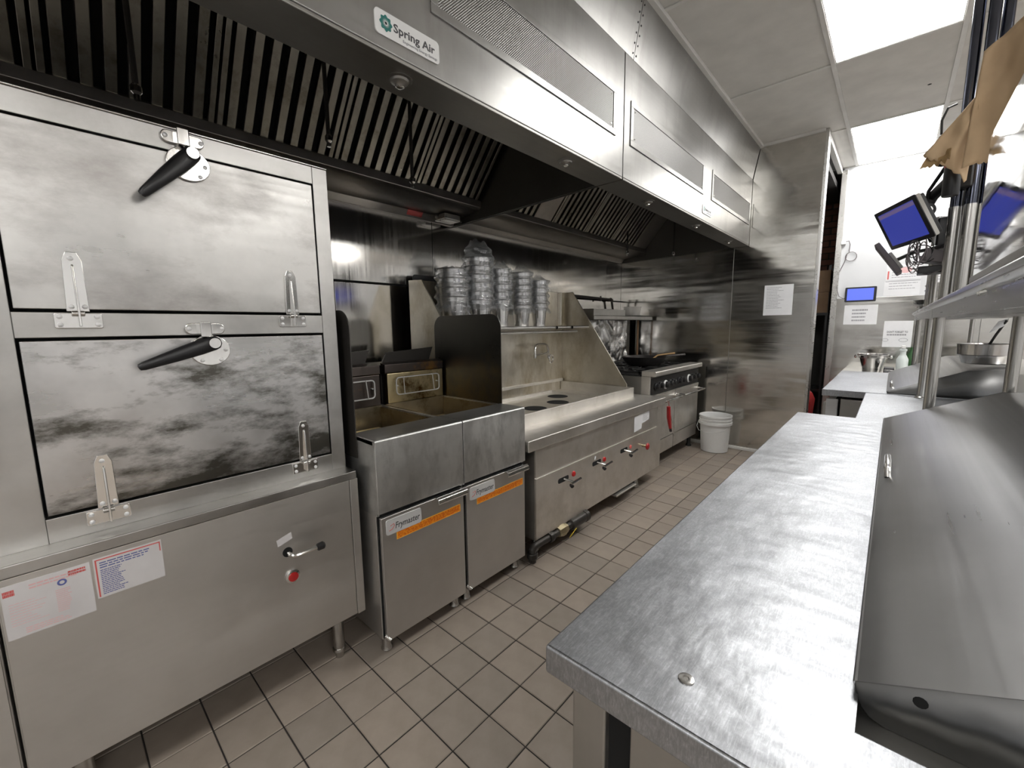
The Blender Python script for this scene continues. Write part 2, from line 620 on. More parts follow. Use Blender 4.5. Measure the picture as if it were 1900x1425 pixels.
def tile_geo(cx, cy):
    vs = [(cx-hx, cy-hy, -.006), (cx+hx, cy-hy, -.006), (cx+hx, cy+hy, -.006), (cx-hx, cy+hy, -.006),
          (cx-hx, cy-hy, -ch), (cx+hx, cy-hy, -ch), (cx+hx, cy+hy, -ch), (cx-hx, cy+hy, -ch),
          (cx-hx+ch, cy-hy+ch, 0), (cx+hx-ch, cy-hy+ch, 0), (cx+hx-ch, cy+hy-ch, 0), (cx-hx+ch, cy+hy-ch, 0)]
    fs = [(8, 9, 10, 11)]
    for a in (0, 4):
        for k in range(4):
            fs.append((a+k, a+(k+1) % 4, a+4+(k+1) % 4, a+4+k))
    return vs, fs
t0 = MB().add(*tile_geo(0, 0)).build('tile', 'floor_tile', floor, smooth=20)
first = True
for _, _, cx, cy in singles:
    o = t0 if first else t0.copy()
    if not first:
        C.objects.link(o)
    first = False
    o.parent = floor
    o.location = (cx, cy, random.uniform(-.0012, .0006))
mb = MB()
for _, _, cx, cy in rest:
    mb.add(*tile_geo(cx, cy))
mb.build('tile_field', 'floor_tile', floor, kind='stuff', smooth=20)

# ---- left wall (stainless cladding behind the cooking line)
wl = struct(B('wall_left', 'gap_black', (-2.62, -2.514, -2.5, 4.9, 0, 3.05)))
for y0, y1, z0, z1 in ((-2.5, 1.2, 0, 1.583), (1.203, 4.78, 0, 1.583), (-2.5, 1.942, 1.597, 2.99), (1.946, 4.42, 1.597, 2.99), (4.424, 4.778, 1.597, 2.99)):
    B('panel', 'steel_wall', (-2.514, -2.508, y0, y1, z0, z1), wl, .0012)
B('seam_strip', 'gap_black', (-2.514, -2.5105, -2.5, 4.77, 1.58, 1.6), wl)

# ---- far stainless wall beside the passage
wf = struct(B('wall_far', 'grey_wall', (-2.51, -.560, 4.79, 4.90, 0, 2.99)))
B('panel', 'steel_wall_far', (-2.508, -1.263, 4.781, 4.79, .03, 2.99), wf, .0012)
B('panel', 'steel_wall_far', (-1.260, -.562, 4.781, 4.79, .03, 2.99), wf, .0012)
B('edge_trim', 'steel_shelf', (-.575, -.552, 4.774, 4.905, 0, 2.985), wf, .002)
bb = struct(B('baseboard_far', 'tee_bar', (-2.508, -.578, 4.752, 4.781, 0, .028), None, .004))

# ---- white end wall with stainless wainscot
wb = struct(B('wall_back', 'white_wall', (-.545, 5.2, 6.1, 6.22, 0, 2.99)))
B('wainscot', 'steel_wall_far', (-.512, .62, 6.088, 6.1, .02, 1.575), wb, .001)
B('wainscot', 'steel_wall_far', (.623, 5.2, 6.088, 6.1, .02, 1.575), wb, .001)
B('corner_trim', 'steel_shelf', (-.560, -.505, 6.083, 6.23, 0, 2.96), wb, .003)
wr = struct(B('wall_right', 'white_wall', (5.2, 5.3, -2.5, 6.22, 0, 3.05)))
wre = struct(B('wall_rear', 'white_wall', (-2.62, 5.3, -2.6, -2.5, 0, 3.05)))

# ---- passage behind the far wall, gloom painted into walls and ceiling, brick at its end
wp = struct(B('wall_passage', 'wall_shade_paint', (-2.2, -.45, 6.92, 7.0, 0, 3.05)))
rnd = random.Random(3)
bm0 = None
for r in range(17):
    z = 1.66+r*.0775
    for k in range(3):
        x = -1.02+k*.215+(.107 if r % 2 else 0)
        if bm0 is None:
            bm0 = MB().box(-.1, .1, -.02, .012, 0, .066).build('brick', 'brick', wp, .003, seg=1)
            o = bm0
        else:
            o = bm0.copy()
            C.objects.link(o)
            md = o.modifiers
        o.parent = wp
        o.location = (x, 6.92+rnd.uniform(-.004, .003), z)
struct(B('wall_passage_side', 'wall_shade_paint', (-2.3, -2.2, 4.9, 7.0, 0, 3.05)))
struct(B('wall_passage_end', 'wall_shade_paint', (-.545, -.42, 6.23, 6.92, 0, 3.05)))
struct(B('ceiling_passage', 'wall_shade_paint', (-2.2, -.60, 4.9, 6.92, 2.80, 2.86)))

# ---- ceiling: tee bars and lay-in tiles
ceil = struct(B('ceiling', 'grey_wall', (-2.6, 5.2, -2.5, 6.95, 3.0, 3.06)))
XL = [-1.09, -.435, .167, .77, 1.375, 1.98, 2.585, 3.19, 3.795, 4.40, 5.19]
YL = [-2.49, -1.265, -.03, 1.205, 2.44, 3.675, 4.91, 6.09]
LIGHTS = {(1, 4): 'lit white ceiling light panel above the aisle, cut by the top edge of the photo',
          (1, 6): 'lit white ceiling light panel touching the white end wall',
          (1, 0): 'lit ceiling light panel by the rear wall behind the photographer',
          (5, 1): 'lit ceiling light panel over the serving side, nearest the rear wall',
          (5, 3): 'lit ceiling light panel over the middle of the serving side',
          (5, 5): 'lit ceiling light panel over the serving side, nearest the white end wall',
          (8, 1): 'lit ceiling light panel by the far right wall, nearest the rear wall',
          (8, 3): 'lit ceiling light panel by the middle of the far right wall',
          (8, 5): 'lit ceiling light panel by the far right wall, nearest the white end wall'}
for i in range(len(XL)-1):
    for j in range(len(YL)-1):
        x0, x1, y0, y1 = XL[i]+.004, XL[i+1]-.004, YL[j]+.004, YL[j+1]-.004
        if i == 0 and j == 6:
            x0 = -.62
        if (i, j) in LIGHTS:
            t = thing('ceiling_light', LIGHTS[(i, j)], 'light', ((x0+x1)/2, (y0+y1)/2, 2.99), 'ceiling light panels')
            fr_ = MB()
            e = .014
            for q in ((x0, x1, y0, y0+e), (x0, x1, y1-e, y1), (x0, x0+e, y0, y1), (x1-e, x1, y0, y1)):
                fr_.box(*q, 2.984, 2.997)
            fr_.build('frame', 'tee_bar', t)
            B('diffuser', 'lamp_panel', (x0+e, x1-e, y0+e, y1-e, 2.989, 2.995), t)
        else:
            B('ceiling_tile', 'ceiling_tile', (x0, x1, y0, y1, 2.989, 2.999), ceil, .002)
for x in XL[1:]:
    B('tee_bar', 'tee_bar', (x-.013, x+.013, -2.49, 6.09, 2.981, 2.988), ceil, .001)
for y in YL[1:]:
    B('tee_bar', 'tee_bar', (-1.09, 5.19, y-.012, y+.012, 2.9815, 2.9885), ceil, .001)
struct(B('trim_1', 'tee_bar', (-1.092, -1.055, -1.2, 4.78, 2.962, 2.989), None, .003))
struct(B('trim_2', 'tee_bar', (-.60, -.555, 4.90, 6.09, 2.93, 2.985), None, .003))
struct(B('trim_3', 'tee_bar', (-1.06, -.578, 4.757, 4.781, 2.965, 2.989), None, .003))
MB().lathe(0, 0, [(.001, 2.9875), (.012, 2.9885)], 10).build('ceiling_chip', 'gap_black', ceil, origin=(0, 0, 0)).location = (.05, 4.45, 0)

# ================================================================== EXHAUST HOODS
TH = Vector((.36, 0, .43)).normalized()        # direction up the filter slope
NB = Vector((.43, 0, -.36)).normalized()       # outward (down and front)
FB = Vector((-2.215, 0, 2.155))
def hood(y0, y1, label, filts, blanks, diffs, lights, plate, pipes):
    t = thing('exhaust_hood', label, 'hood', (-1.8, (y0+y1)/2, 2.07))
    B('front_panel', 'steel_hood', (-1.150, -1.13, y0, y1, 2.078, 2.685), t, .004)
    lip = MB().box(-1.285, -1.13, y0, y1, 2.066, 2.078)
    lip.box(-1.289, -1.281, y0, y1, 2.066, 2.115)
    lip.build('lip', 'steel_hood_under', t, .003)
    B('roof', 'steel_hood_under', (-2.505, -1.14, y0, y1, 2.675, 2.688), t)
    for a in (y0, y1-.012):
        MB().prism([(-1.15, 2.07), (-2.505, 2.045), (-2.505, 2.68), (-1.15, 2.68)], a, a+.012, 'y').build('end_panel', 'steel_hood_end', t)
    MB().prism([(-2.507, 2.045), (-2.49, 2.045), (-2.46, 2.085), (-2.22, 2.105), (-2.19, 2.12), (-2.19, 2.165), (-2.235, 2.165), (-2.507, 2.16)], y0+.012, y1-.012, 'y').build('grease_gutter', 'steel_gutter', t, .003)
    top = FB+TH*.56
    MB().prism([(top.x-.02, top.z-.02), (top.x+.03, top.z-.03), (top.x+.03, 2.68), (top.x-.02, 2.68)], y0+.012, y1-.012, 'y').build('upper_rail', 'steel_hood_under', t)
    B('plenum', 'gap_black', (-2.5, -2.44, y0+.012, y1-.012, 2.16, 2.66), t)
    AY = Vector((0, 1, 0))
    fw_ = .50
    for a, b in blanks:
        MB().obox(FB+TH*.28+Vector((0, (a+b)/2, 0)), TH, AY, NB, .28, (b-a)/2, .004).build('blank_plate', 'steel_gutter', t)
    for a in filts:
        f = MB()
        for yy in (a+.012, a+fw_-.012):
            f.obox(FB+TH*.28+Vector((0, yy, 0)), TH, AY, NB, .28, .010, .012)
        for q in (.010, .55):
            f.obox(FB+TH*q+Vector((0, a+fw_/2, 0)), TH, AY, NB, .012, fw_/2, .012)
        fo = f.build('filter', 'steel_filter', t, .002)
        MB().obox(FB+TH*.28-NB*.03+Vector((0, a+fw_/2, 0)), TH, AY, NB, .27, fw_/2-.005, .003).build('filter_back', 'gap_black', fo)
        n = 7
        for s in range(n):
            yy = a+.024+(fw_-.048)*(s+.5)/n
            bm_ = MB().obox(FB+TH*.28+Vector((0, yy, 0)), TH, AY, NB, .262, .0165, .003)
            bm_.obox(FB+TH*.28+NB*-.009+Vector((0, yy-.0165, 0)), TH, AY, NB, .262, .0015, .010)
            bm_.obox(FB+TH*.28+NB*-.009+Vector((0, yy+.0165, 0)), TH, AY, NB, .262, .0015, .010)
            bm_.build('baffle', 'steel_filter', fo, .0015, seg=1)
    for (a, b) in diffs:
        fr = MB()
        z0, z1 = 2.255, 2.478
        e = .028
        for q in ((a, b, z0, z0+e), (a, b, z1-e, z1), (a, a+e, z0+e, z1-e), (b-e, b, z0+e, z1-e)):
            fr.box(-1.131, -1.124, *q)
        d = fr.build('diffuser_frame', 'steel_hood', t, .0015)
        B('perforated_sheet', 'perforated_sheet', (-1.130, -1.1275, a+e, b-e, z0+e, z1-e), d)
        sc_ = MB()
        for yy in (a+e+.02, b-e-.02):
            for zz in (z0+e+.016, z1-e-.016):
                sc_.cyl((-1.1275, yy, zz), (-1.1245, yy, zz), .004, .003, 8)
        sc_.build('screws', 'chrome', d, kind='stuff')
    for y in lights:
        MB().lathe(0, 0, [(.040, 0), (.040, .003), (.030, .004), (.027, .010), (.018, .014), (.014, .018)], 20, zax=(0, 0, -1), c=(-1.205, y, 2.067)).build('knurled_fitting', 'steel_hood_under', t)
        MB().lathe(0, 0, [(.014, .014), (.014, .022), (.008, .026)], 12, zax=(0, 0, -1), c=(-1.205, y, 2.067)).build('fitting_tip', 'chrome', t)
    for (y, x, zb, nz) in pipes:
        p = MB().cyl((x, y, zb), (x, y, 2.675), .009, None, 8)
        po = p.build('drop_pipe', 'black_pipe', t)
        MB().lathe(0, 0, [(.010, 0), (.016, .008), (.016, .026), (.009, .034), (.009, .05)], 10, zax=(0, 0, -1), c=(x, y, zb+.02)).build('nozzle', 'chrome', po)
    if plate:
        py, pz, ang, w, h = plate
        r = Vector((0, math.cos(ang), math.sin(ang)))
        u = Vector((0, -math.sin(ang), math.cos(ang)))
        c0 = Vector((-1.13, py, pz))
        def P(a, b, dx=0):
            return c0+r*a+u*b+Vector((dx, 0, 0))
        poly = rrect(-w/2, w/2, -h/2, h/2, .012)
        n = len(poly)
        po = MB().add([P(*q) for q in poly]+[P(*q, .004) for q in poly], [tuple(range(n)), tuple(range(2*n-1, n-1, -1))]+[(i, (i+1) % n, n+(i+1) % n, n+i) for i in range(n)]).build('nameplate', 'plate_white', t, label='white nameplate with green flower emblem and dark lettering')
        k = w/.22
        mbf = MB()
        R1, R2 = .0205*k, .0165*k
        vs = [P(-.076*k, .002, .0045)]
        for i in range(64):
            th = 2*math.pi*i/64
            rr_ = R2+(R1-R2)*(.5+.5*math.cos(8*th))
            vs.append(P(-.076*k+rr_*math.cos(th), .002+rr_*math.sin(th)*1.05, .0045))
        mbf.add(vs, [(0, 1+i, 1+(i+1) % 64) for i in range(64)])
        mbf.build('emblem', 'logo_green', po)
        ms = MB()
        for i in range(20):
            th = 2*math.pi*i/20
            d = Vector((math.cos(th), math.sin(th)))
            q = Vector((-d.y, d.x))*.0011*k
            for a_, b_ in ((.001*k, .0125*k),):
                p1, p2 = d*a_, d*b_
                ms.add([P(-.076*k+p1.x+q.x, .002+p1.y+q.y, .0048), P(-.076*k+p1.x-q.x, .002+p1.y-q.y, .0048), P(-.076*k+p2.x, .002+p2.y, .0048)], [(0, 1, 2)])
        ms.build('emblem_rays', 'plate_white', po)
        text('Spring Air', .031*k, P(-.052*k, -.008*k, .0045), r, u, 'ink_dark', po, bold=.0006*k, width=.145*k)
        text('Engineering Energy Savings', .011*k, P(-.022*k, -.0235*k, .0045), r, u, 'ink_grey', po, width=.122*k)
    return t

hood(-.95, 2.142, 'long stainless exhaust hood over the steamer and fryers, with the larger nameplate', [-.93+k*.506 for k in range(6)], [], [(.90, 2.055)],
     (-.06, .83, 1.73), (.815, 2.146, math.radians(1), .222, .064), ((.30, -1.95, 2.10, 1), (.93, -1.9, 2.12, 1), (1.36, -1.9, 2.05, 1)))
hood(2.150, 4.768, 'stainless exhaust hood over the wok station and range, by the far wall', [2.235, 2.945, 3.451, 3.957], [(2.165, 2.232), (2.74, 2.94), (4.462, 4.75)], [(2.215, 3.385), (3.575, 4.72)],
     (2.62, 3.49, 4.35), (3.49, 2.160, 0, .20, .066), ((4.16, -2.12, 2.05, 1), (4.45, -1.75, 2.03, 1)))
# closure panels between the hood and the ceiling
t = thing('hood_closure', 'stainless closure panels above the hoods up to the ceiling', 'panel', (-1.12, 1.8, 2.686))
for a, b in ((-.95, .31), (.314, 2.238), (2.242, 4.765)):
    MB().prism([(-1.150, 2.686), (-1.132, 2.686), (-1.078, 2.985), (-1.096, 2.985)], a, b, 'y').build('panel', 'steel_hood', t, .001)
mb = MB()
for y in (2.222, 2.258):
    for k in range(6):
        f = .08+k*.15
        x = -1.132+.054*f
        z = 2.686+.299*f
        mb.cyl((x-.001, y, z), (x+.003, y, z-.0005), .005, .004, 8)
mb.build('rivets', 'ink_dark', t, kind='stuff')
# rear lamp and red notice under the gutter
t = thing('hood_junction_box', 'small metal junction box under the hood gutter beside the red notice', 'fixture', (-2.42, 2.0, 2.06))
MB().box(-2.455, -2.34, 1.93, 2.07, 2.040, 2.083).build('box', 'steel_shelf', t, .008)
MB().cyl((-2.40, 2.07, 2.062), (-2.40, 2.12, 2.062), .018).build('conduit', 'black_pipe', t)
o = tag(MB().add([(-2.478, 1.715, 2.054), (-2.478, 1.835, 2.054), (-2.457, 1.835, 2.083), (-2.457, 1.715, 2.083)], [(0, 1, 2, 3)]).build('warning_notice', 'ink_red', None, 0, .002, origin=(-2.457, 1.775, 2.06)), 'small dark red notice stuck under the hood gutter', 'sign')

# ================================================================== STEAMER
st = thing('food_steamer', 'tall stainless steam cabinet with two doors and black latch handles', 'steamer', (-1.95, .31, 0))
SX = -1.55
YA, YB, DL, DR = -.165, .742, -.044, .690
Z0, Z1, UM0, UM1, ZT = .833, 1.285, 1.285, 1.352, 1.862
B('cabinet', 'steel_steamer', (-2.42, SX-.03, YA, YB, .765, ZT), st, .004)
B('gasket', 'gap_black', (SX-.03, SX-.027, DL-.01, DR+.01, .80, 1.82), st)
f = MB()
f.box(SX-.03, SX, YA, DL, .766, ZT-.001)
f.box(SX-.03, SX, DR, YB, .766, ZT-.001)
f.box(SX-.03, SX, DL, DR, 1.803, ZT-.001)
f.box(SX-.03, SX, DL, DR, Z1+.002, UM1-.002)
f.box(SX-.03, SX, DL, DR, .766, Z0-.002)
f.build('front_frame', 'steel_steamer', st, .002)
B('top_edge', 'chrome', (SX-.035, SX+.004, YA, YB, ZT-.001, ZT+.004), st, .002)
B('ledge', 'steel_steamer', (SX-.01, -1.475, YA-.4, YB+.002, .737, .767), st, .003)
SCREW = []
def screw(x, y, z, parent):
    if not SCREW:
        o = MB().lathe(0, 0, [(.006, 0), (.0055, .003), (.0025, .0045)], 10, zax=(1, 0, 0), c=(0, 0, 0)).build('screw', 'plate_silver', None)
        SCREW.append(o)
    else:
        o = SCREW[0].copy()
        C.objects.link(o)
    o.parent = parent
    pw = Vector((0, 0, 0))
    q = parent
    while q:
        pw += q.location
        q = q.parent
    o.location = Vector((x, y, z))-pw
def steamer_door(z0, z1, mat, label, hy, piv, tip, hz):
    g = .0055
    y0, y1, a0, a1 = DL+g, DR-g, z0+g, z1-g
    d = MB().box(SX-.025, SX+.002, y0, y1, a0, a1)
    do = d.build('door', mat, st, .002, label=label)
    # latch: two rounded plates, keeper block, black lever
    py, pz = piv
    X = SX+.004
    pl = MB()
    pl.prism([(py-.005+.052*math.cos(t_)*(1 if math.sin(t_) < 0 else 1.0), pz-.022+.046*math.sin(t_)) for t_ in [2*math.pi*i/24 for i in range(24)]], X, X+.008, 'x')
    pl.build('latch_plate', 'chrome', do, .002)
    kp = MB()
    kp.prism(rrect(py-.062, py+.038, pz+.026, pz+.060, .016), X-.003, X+.007, 'x')
    kp.box(X+.004, X+.034, py-.030, py-.002, pz+.018, pz+.064)
    kp.build('latch_keeper', 'chrome', do, .003)
    for a, b in ((-.052, .043), (.030, .043), (-.028, -.052), (.020, -.052), (.034, -.022)):
        screw(X+.007, py+a, pz+b, do)
    MB().cyl((X+.006, py, pz), (X+.046, py, pz), .017, .015, 16).build('pivot', 'chrome', do)
    ty, tz = tip
    d_ = Vector((0, ty-py, tz-pz))
    L = d_.length
    d_.normalize()
    n_ = Vector((0, -d_.z, d_.y))
    hb = MB()
    vs = []
    prof = [(-.018, .010, .030), (-.012, .019, .027), (0, .022, .025), (.04, .022, .027), (.09, .019, .032), (L-.012, .012, .040), (L-.002, .009, .041), (L, .004, .042)]
    nn = 12
    for s_, hw, xo in prof:
        for i in range(nn):
            th = 2*math.pi*i/nn
            p_ = Vector((X+xo+.010*math.sin(th)*(1 if s_ < L-.005 else .5), py, pz))+d_*s_+n_*hw*math.cos(th)
            vs.append(p_)
    fs = [(k*nn+i, k*nn+(i+1) % nn, (k+1)*nn+(i+1) % nn, (k+1)*nn+i) for k in range(len(prof)-1) for i in range(nn)]
    fs += [tuple(range(nn)), tuple(range((len(prof)-1)*nn, len(prof)*nn))]
    hb.add(vs, fs)
    hb.build('lever_handle', 'black_plastic', do, label='black tapered lever handle', smooth=60)
    MB().lathe(0, 0, [(.013, 0), (.013, .002), (.004, .004)], 14, zax=(1, 0, 0), c=(X+.0345, py, pz)).build('lever_cap', 'plate_silver', do)
    for y in hy:
        h = MB()
        zt, zb = hz
        h.prism([(y-.020, zb), (y+.022, zb), (y+.020, zt-.02), (y+.012, zt), (y-.008, zt), (y-.016, zt-.02)], X-.001, X+.004, 'x')
        h.prism(rrect(y-.044, y+.044, zb-.042, zb-.004, .005), SX, SX+.006, 'x')
        h.prism([(X+.003, zt-.03), (X+.010, zt-.035), (X+.020, zb+.01), (X+.022, zb-.038), (X+.003, zb-.038)], y-.001, y+.004, 'y')
        h.cyl((X+.012, y-.012, zb-.005), (X+.012, y+.012, zb-.005), .007)
        ho = h.build('hinge', 'chrome', do, .0015)
        for a, b in ((-.034, -.013), (-.034, -.033), (.034, -.013), (.034, -.033), (-.010, .012), (.014, .012), (0, zt-zb-.016)):
            screw(X+.0035 if b > 0 else SX+.0055, y+a, zb+b, do)
    return do
steamer_door(UM1, 1.803, 'steel_door_upper', 'upper stainless door', (.068, .586), (.339, 1.795), (.215, 1.658), (1.499, 1.352))
steamer_door(Z0, Z1, 'steel_door_lower', 'lower stainless door with dark residue patches', (.071, .59), (.344, 1.263), (.165, 1.203), (.975, .831))
B('base_box', 'steel_panel', (-2.4, -1.487, -.137, .75, .185, .736), st, .002)
B('base_panel', 'steel_panel', (-1.487, -1.482, -.134, .716, .188, .734), st, .0015)
B('corner_post', 'steel_panel', (-1.487, -1.480, .7185, .75, .185, .735), st, .002)
for x, y in ((-1.55, .665), (-1.55, -.05), (-2.3, .665), (-2.3, -.05)):
    l = MB().cyl((x, y, .03), (x, y, .19), .022, None, 16)
    l.lathe(x, y, [(.024, .04), (.026, .03), (.017, .012), (.017, .0)], 16)
    l.build('leg', 'steel_tube', st)
# swing valve handle and red indicator
v = MB().prism([(.484+.016*math.cos(t_), .545+.017*math.sin(t_)) for t_ in [2*math.pi*i/16 for i in range(16)]], -1.4825, -1.4805, 'x')
v.build('valve_slot', 'gap_black', st)
MB().tube([(-1.50, .484, .545), (-1.462, .487, .540), (-1.452, .497, .537), (-1.447, .515, .5385), (-1.44, .575, .5435)], .0075, 10).build('valve_lever', 'chrome', st)
MB().lathe(0, 0, [(.009, 0), (.013, .003), (.014, .022), (.009, .027)], 12, zax=(.04, 1, .08), c=(-1.44, .565, .5425)).build('valve_knob', 'black_plastic', st)
o = MB().lathe(0, 0, [(.0235, 0), (.0235, .006), (.019, .008)], 24, zax=(1, 0, 0), c=(-1.482, .493, .453)).build('button_ring', 'chrome', st)
MB().lathe(0, 0, [(.0165, .007), (.016, .011), (.008, .0135)], 24, zax=(1, 0, 0), c=(-1.482, .493, .453)).build('indicator_button', 'red_lens', st)
MB().prism([(.452, .598), (.500, .612), (.502, .588), (.456, .574)], -1.482, -1.4813, 'x').build('valve_sticker', 'paper_old', st)
def sheet_x(name, x, y0, y1, z0, z1, mat, parent, tilt=0, **kw):
    poly = [(y0, z0), (y1, z0+tilt), (y1, z1+tilt), (y0, z1)]
    return MB().prism(poly, x, x+.0008, 'x').build(name, mat, parent, **kw)
s = sheet_x('instruction_sheet', -1.482, -.129, .019, .583, .717, 'paper_old', st, label='faded white sheet printed in red')
X_ = -1.4808
lines_x(X_, -.085, -.005, .693, .708, 2, .5, 1, .1).build('red_heading', 'ink_pink', s)
lines_x(X_, -.020, .012, .697, .711, 2, .7, 2, .05).build('red_stamp', 'ink_red', s)
lines_x(X_, -.126, -.108, .690, .705, 2, .9, 3, .0).build('red_mark', 'ink_red', s)
MB().lathe(0, 0, [(.0085, 0), (.0045, .0002)], 16, zax=(1, 0, 0), c=(X_, -.032, .687), caps=False).build('blue_stamp', 'ink_blue', s)
lines_x(X_, -.045, -.018, .612, .672, 12, .4, 4, .3).build('red_table', 'ink_pink', s)
lines_x(X_, -.12, -.06, .612, .672, 9, .2, 5, .5).build('faint_print', 'ink_pink', s)
lines_x(X_, -.10, -.02, .588, .604, 3, .4, 6, .3).build('foot_print', 'ink_pink', s)
s = sheet_x('instruction_sheet', -1.482, .025, .162, .612, .720, 'paper_old', st, label='faded sheet with red border and blue print, corner worn off')
bd = MB()
for q in ((.028, .159, .7135, .7165), (.028, .031, .615, .7135), (.1565, .159, .69, .7135)):
    bd.prism([(q[0], q[2]), (q[1], q[2]), (q[1], q[3]), (q[0], q[3])], X_-.0001, X_, 'x')
bd.build('red_border', 'ink_red', s)
lines_x(X_, .036, .150, .690, .709, 3, .45, 11, .25).build('blue_heading', 'ink_blue', s)
lines_x(X_, .036, .085, .618, .688, 14, .45, 12, .35).build('blue_print', 'ink_blue', s)

# the next steam unit, cut by the left edge of the photo
t = thing('steam_base', 'stainless equipment base cut by the left edge of the photo', 'cabinet', (-1.95, -.6, 0))
B('base_box', 'steel_panel', (-2.4, -1.49, -1.1, -.142, .185, .736), t, .002)
B('base_panel', 'steel_panel', (-1.49, -1.484, -1.095, -.145, .19, .733), t, .0015)
B('worktop', 'steel_steamer', (-2.4, -1.562, -1.1, -.168, .737, .767), t, .003)
for y in (-.22, -1.0):
    MB().cyl((-1.56, y, 0), (-1.56, y, .186), .022).build('leg', 'steel_tube', t)
    MB().cyl((-2.3, y, 0), (-2.3, y, .186), .022).build('leg', 'steel_tube', t)

# ================================================================== FRYERS
FX = -1.385
def fryer(y0, y1, label, guard, right):
    t = thing('deep_fryer', label, 'fryer', (-1.75, (y0+y1)/2, 0))
    B('cabinet', 'steel_fryer_door', (-2.10, FX-.022, y0, y1, .075, .592), t, .002)
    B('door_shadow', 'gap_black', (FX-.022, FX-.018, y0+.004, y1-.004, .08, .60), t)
    door = B('door', 'steel_fryer_door', (FX-.018, FX, y0+.009, y1-.006, .072, .584), t, .003)
    # front apron with sloped gutter top
    MB().prism([(FX, .602), (FX, .884), (FX-.005, .889), (-1.557, .889), (-1.557, .872), (-1.405, .868), (-1.405, .602)], y0, y1-.001, 'y').build('apron', 'steel_fryer', t, .002)
    B('apron_top', 'steel_fryer_top', (-1.556, FX-.006, y0+.002, y1-.003, .889, .8905), t)
    # side walls
    B('side_wall', 'steel_fryer', (-2.10, -1.40, y0, y0+.012, .59, .886), t, .001)
    B('side_wall', 'steel_fryer', (-2.10, -1.40, y1-.012, y1, .59, .886), t, .001)
    vat = MB()
    vat.grid(lambda u, v: (-1.557-.47*u, y0+.013+(y1-y0-.026)*v, .76-.03*math.sin(math.pi*u)), 8, 6)
    vat.box(-1.572, -1.557, y0+.012, y1-.012, .73, .872)
    vat.box(-2.04, -2.028, y0+.012, y1-.012, .73, .889)
    vat.box(-2.03, -1.57, y0+.012, y0+.020, .73, .880)
    vat.box(-2.03, -1.57, y1-.020, y1-.012, .73, .880)
    vat.build('vat', 'steel_vat', t)
    # dividing lips
    MB().prism([(y0+.004, .889), (y0+.030, .880), (y0+.030, .74), (y0+.004, .74)], -2.03, -1.56, 'x').build('vat_lip', 'steel_greasy', t)
    B('heat_tubes', 'steel_greasy', (-1.98, -1.64, y0+.06, y1-.06, .755, .79), t, .015)
    # back panel with basket hanger
    ym = (y0+y1)/2
    B('back_panel', 'steel_greasy' if right else 'steel_burnt', (-2.07, -2.035, y0+.03, y1-.012, .889, 1.055), t, .004)
    MB().prism([(-2.036, 1.055), (-2.03, 1.060), (-2.03, 1.105), (-2.075, 1.115), (-2.075, 1.055)], y0+.015, y1-.012, 'y').build('top_cap', 'steel_burnt', t, .002)
    hg = MB()
    a, b = y0+.075, y1-.055
    X = -2.018
    loop = rrect(a, b, .935, 1.03, .018, 4)
    hg.tube([(X, *p) for p in loop+[loop[0]]], .004, 6)
    hg.tube([(X+.004, a+.05, .933), (X+.004, a+.045, 1.035)], .003, 6)
    hg.tube([(X+.004, b-.04, .933), (X+.004, b-.05, 1.035)], .003, 6)
    for yy in (a+.01, b-.01):
        hg.tube([(X, yy, .985), (-2.036, yy, .985)], .004, 6)
    hg.build('basket_hanger', 'plate_silver', t)
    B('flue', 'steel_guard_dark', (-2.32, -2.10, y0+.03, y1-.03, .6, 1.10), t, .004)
    MB().prism([(y0+.05, 1.10), (y1-.05, 1.10), (y1-.015, 1.185), (y0+.085, 1.165)], -2.13, -2.122, 'x').build('flue_deflector', 'steel_guard_dark', t)
    for x, y in ((-1.44, y0+.035), (-1.44, y1-.035), (-2.04, y0+.035), (-2.04, y1-.035)):
        MB().lathe(x, y, [(.019, .0), (.024, .006), (.019, .02), (.019, .08)], 14).build('leg', 'steel_tube', t)
    # door furniture
    hy0, hy1 = y0+.262, y1-.002
    pr_ = [(FX-.002, .588), (FX+.014, .590), (FX+.026, .582), (FX+.030, .568), (FX+.026, .560), (FX+.022, .562), (FX+.024, .570), (FX+.018, .579), (FX+.004, .582), (FX-.002, .58)]
    MB().prism(pr_, hy0, hy1, 'y').build('handle', 'chrome', door, .0015)
    a = y0+.027
    npl = MB().prism(rrect(a, a+.163, .509, .571, .010), FX-.0005, FX+.003, 'x').build('nameplate', 'plate_silver', door, .001, label='silver nameplate with black italic lettering')
    text('Frymaster', .036, (FX+.0032, a+.040, .527), YR, ZU, 'ink_dark', npl, bold=.0004, width=.115, shear=.18)
    MB().tube([(FX+.0035, a+.012, .526), (FX+.0035, a+.026, .530), (FX+.0035, a+.036, .541), (FX+.0035, a+.033, .550), (FX+.0035, a+.018, .545)], .0012, 5).build('swoosh', 'ink_red', npl)
    s0 = MB().prism([(y0+.072, .478), (y0+.401, .481), (y0+.401, .516), (y0+.072, .511)], FX, FX+.0010, 'x').build('sticker', 'orange_edge', door, label='orange printed sticker strip')
    MB().prism([(y0+.076, .4815), (y0+.397, .4845), (y0+.397, .5125), (y0+.076, .5075)], FX+.0009, FX+.0013, 'x').build('sticker_print', 'orange_print', s0)
    MB().cyl((FX-.012, y0+.006, .095), (FX+.006, y0+.02, .078), .006).build('hinge_pin', 'chrome', t)
    if guard:
        gy, x0, x1, z0, z1, gm = guard
        MB().prism(rrect(x0, x1, z0, z1, .075, 8, (0, 1, 1, 0)), gy, gy+.0035, 'y').build('splash_guard', gm, t, .001)
    return t
fryer(.776, 1.2045, 'stainless deep fryer next to the steam cabinet, its back panel burnt dark', (.7715, -2.10, -1.515, .80, 1.372, 'steel_guard_dark'), False)
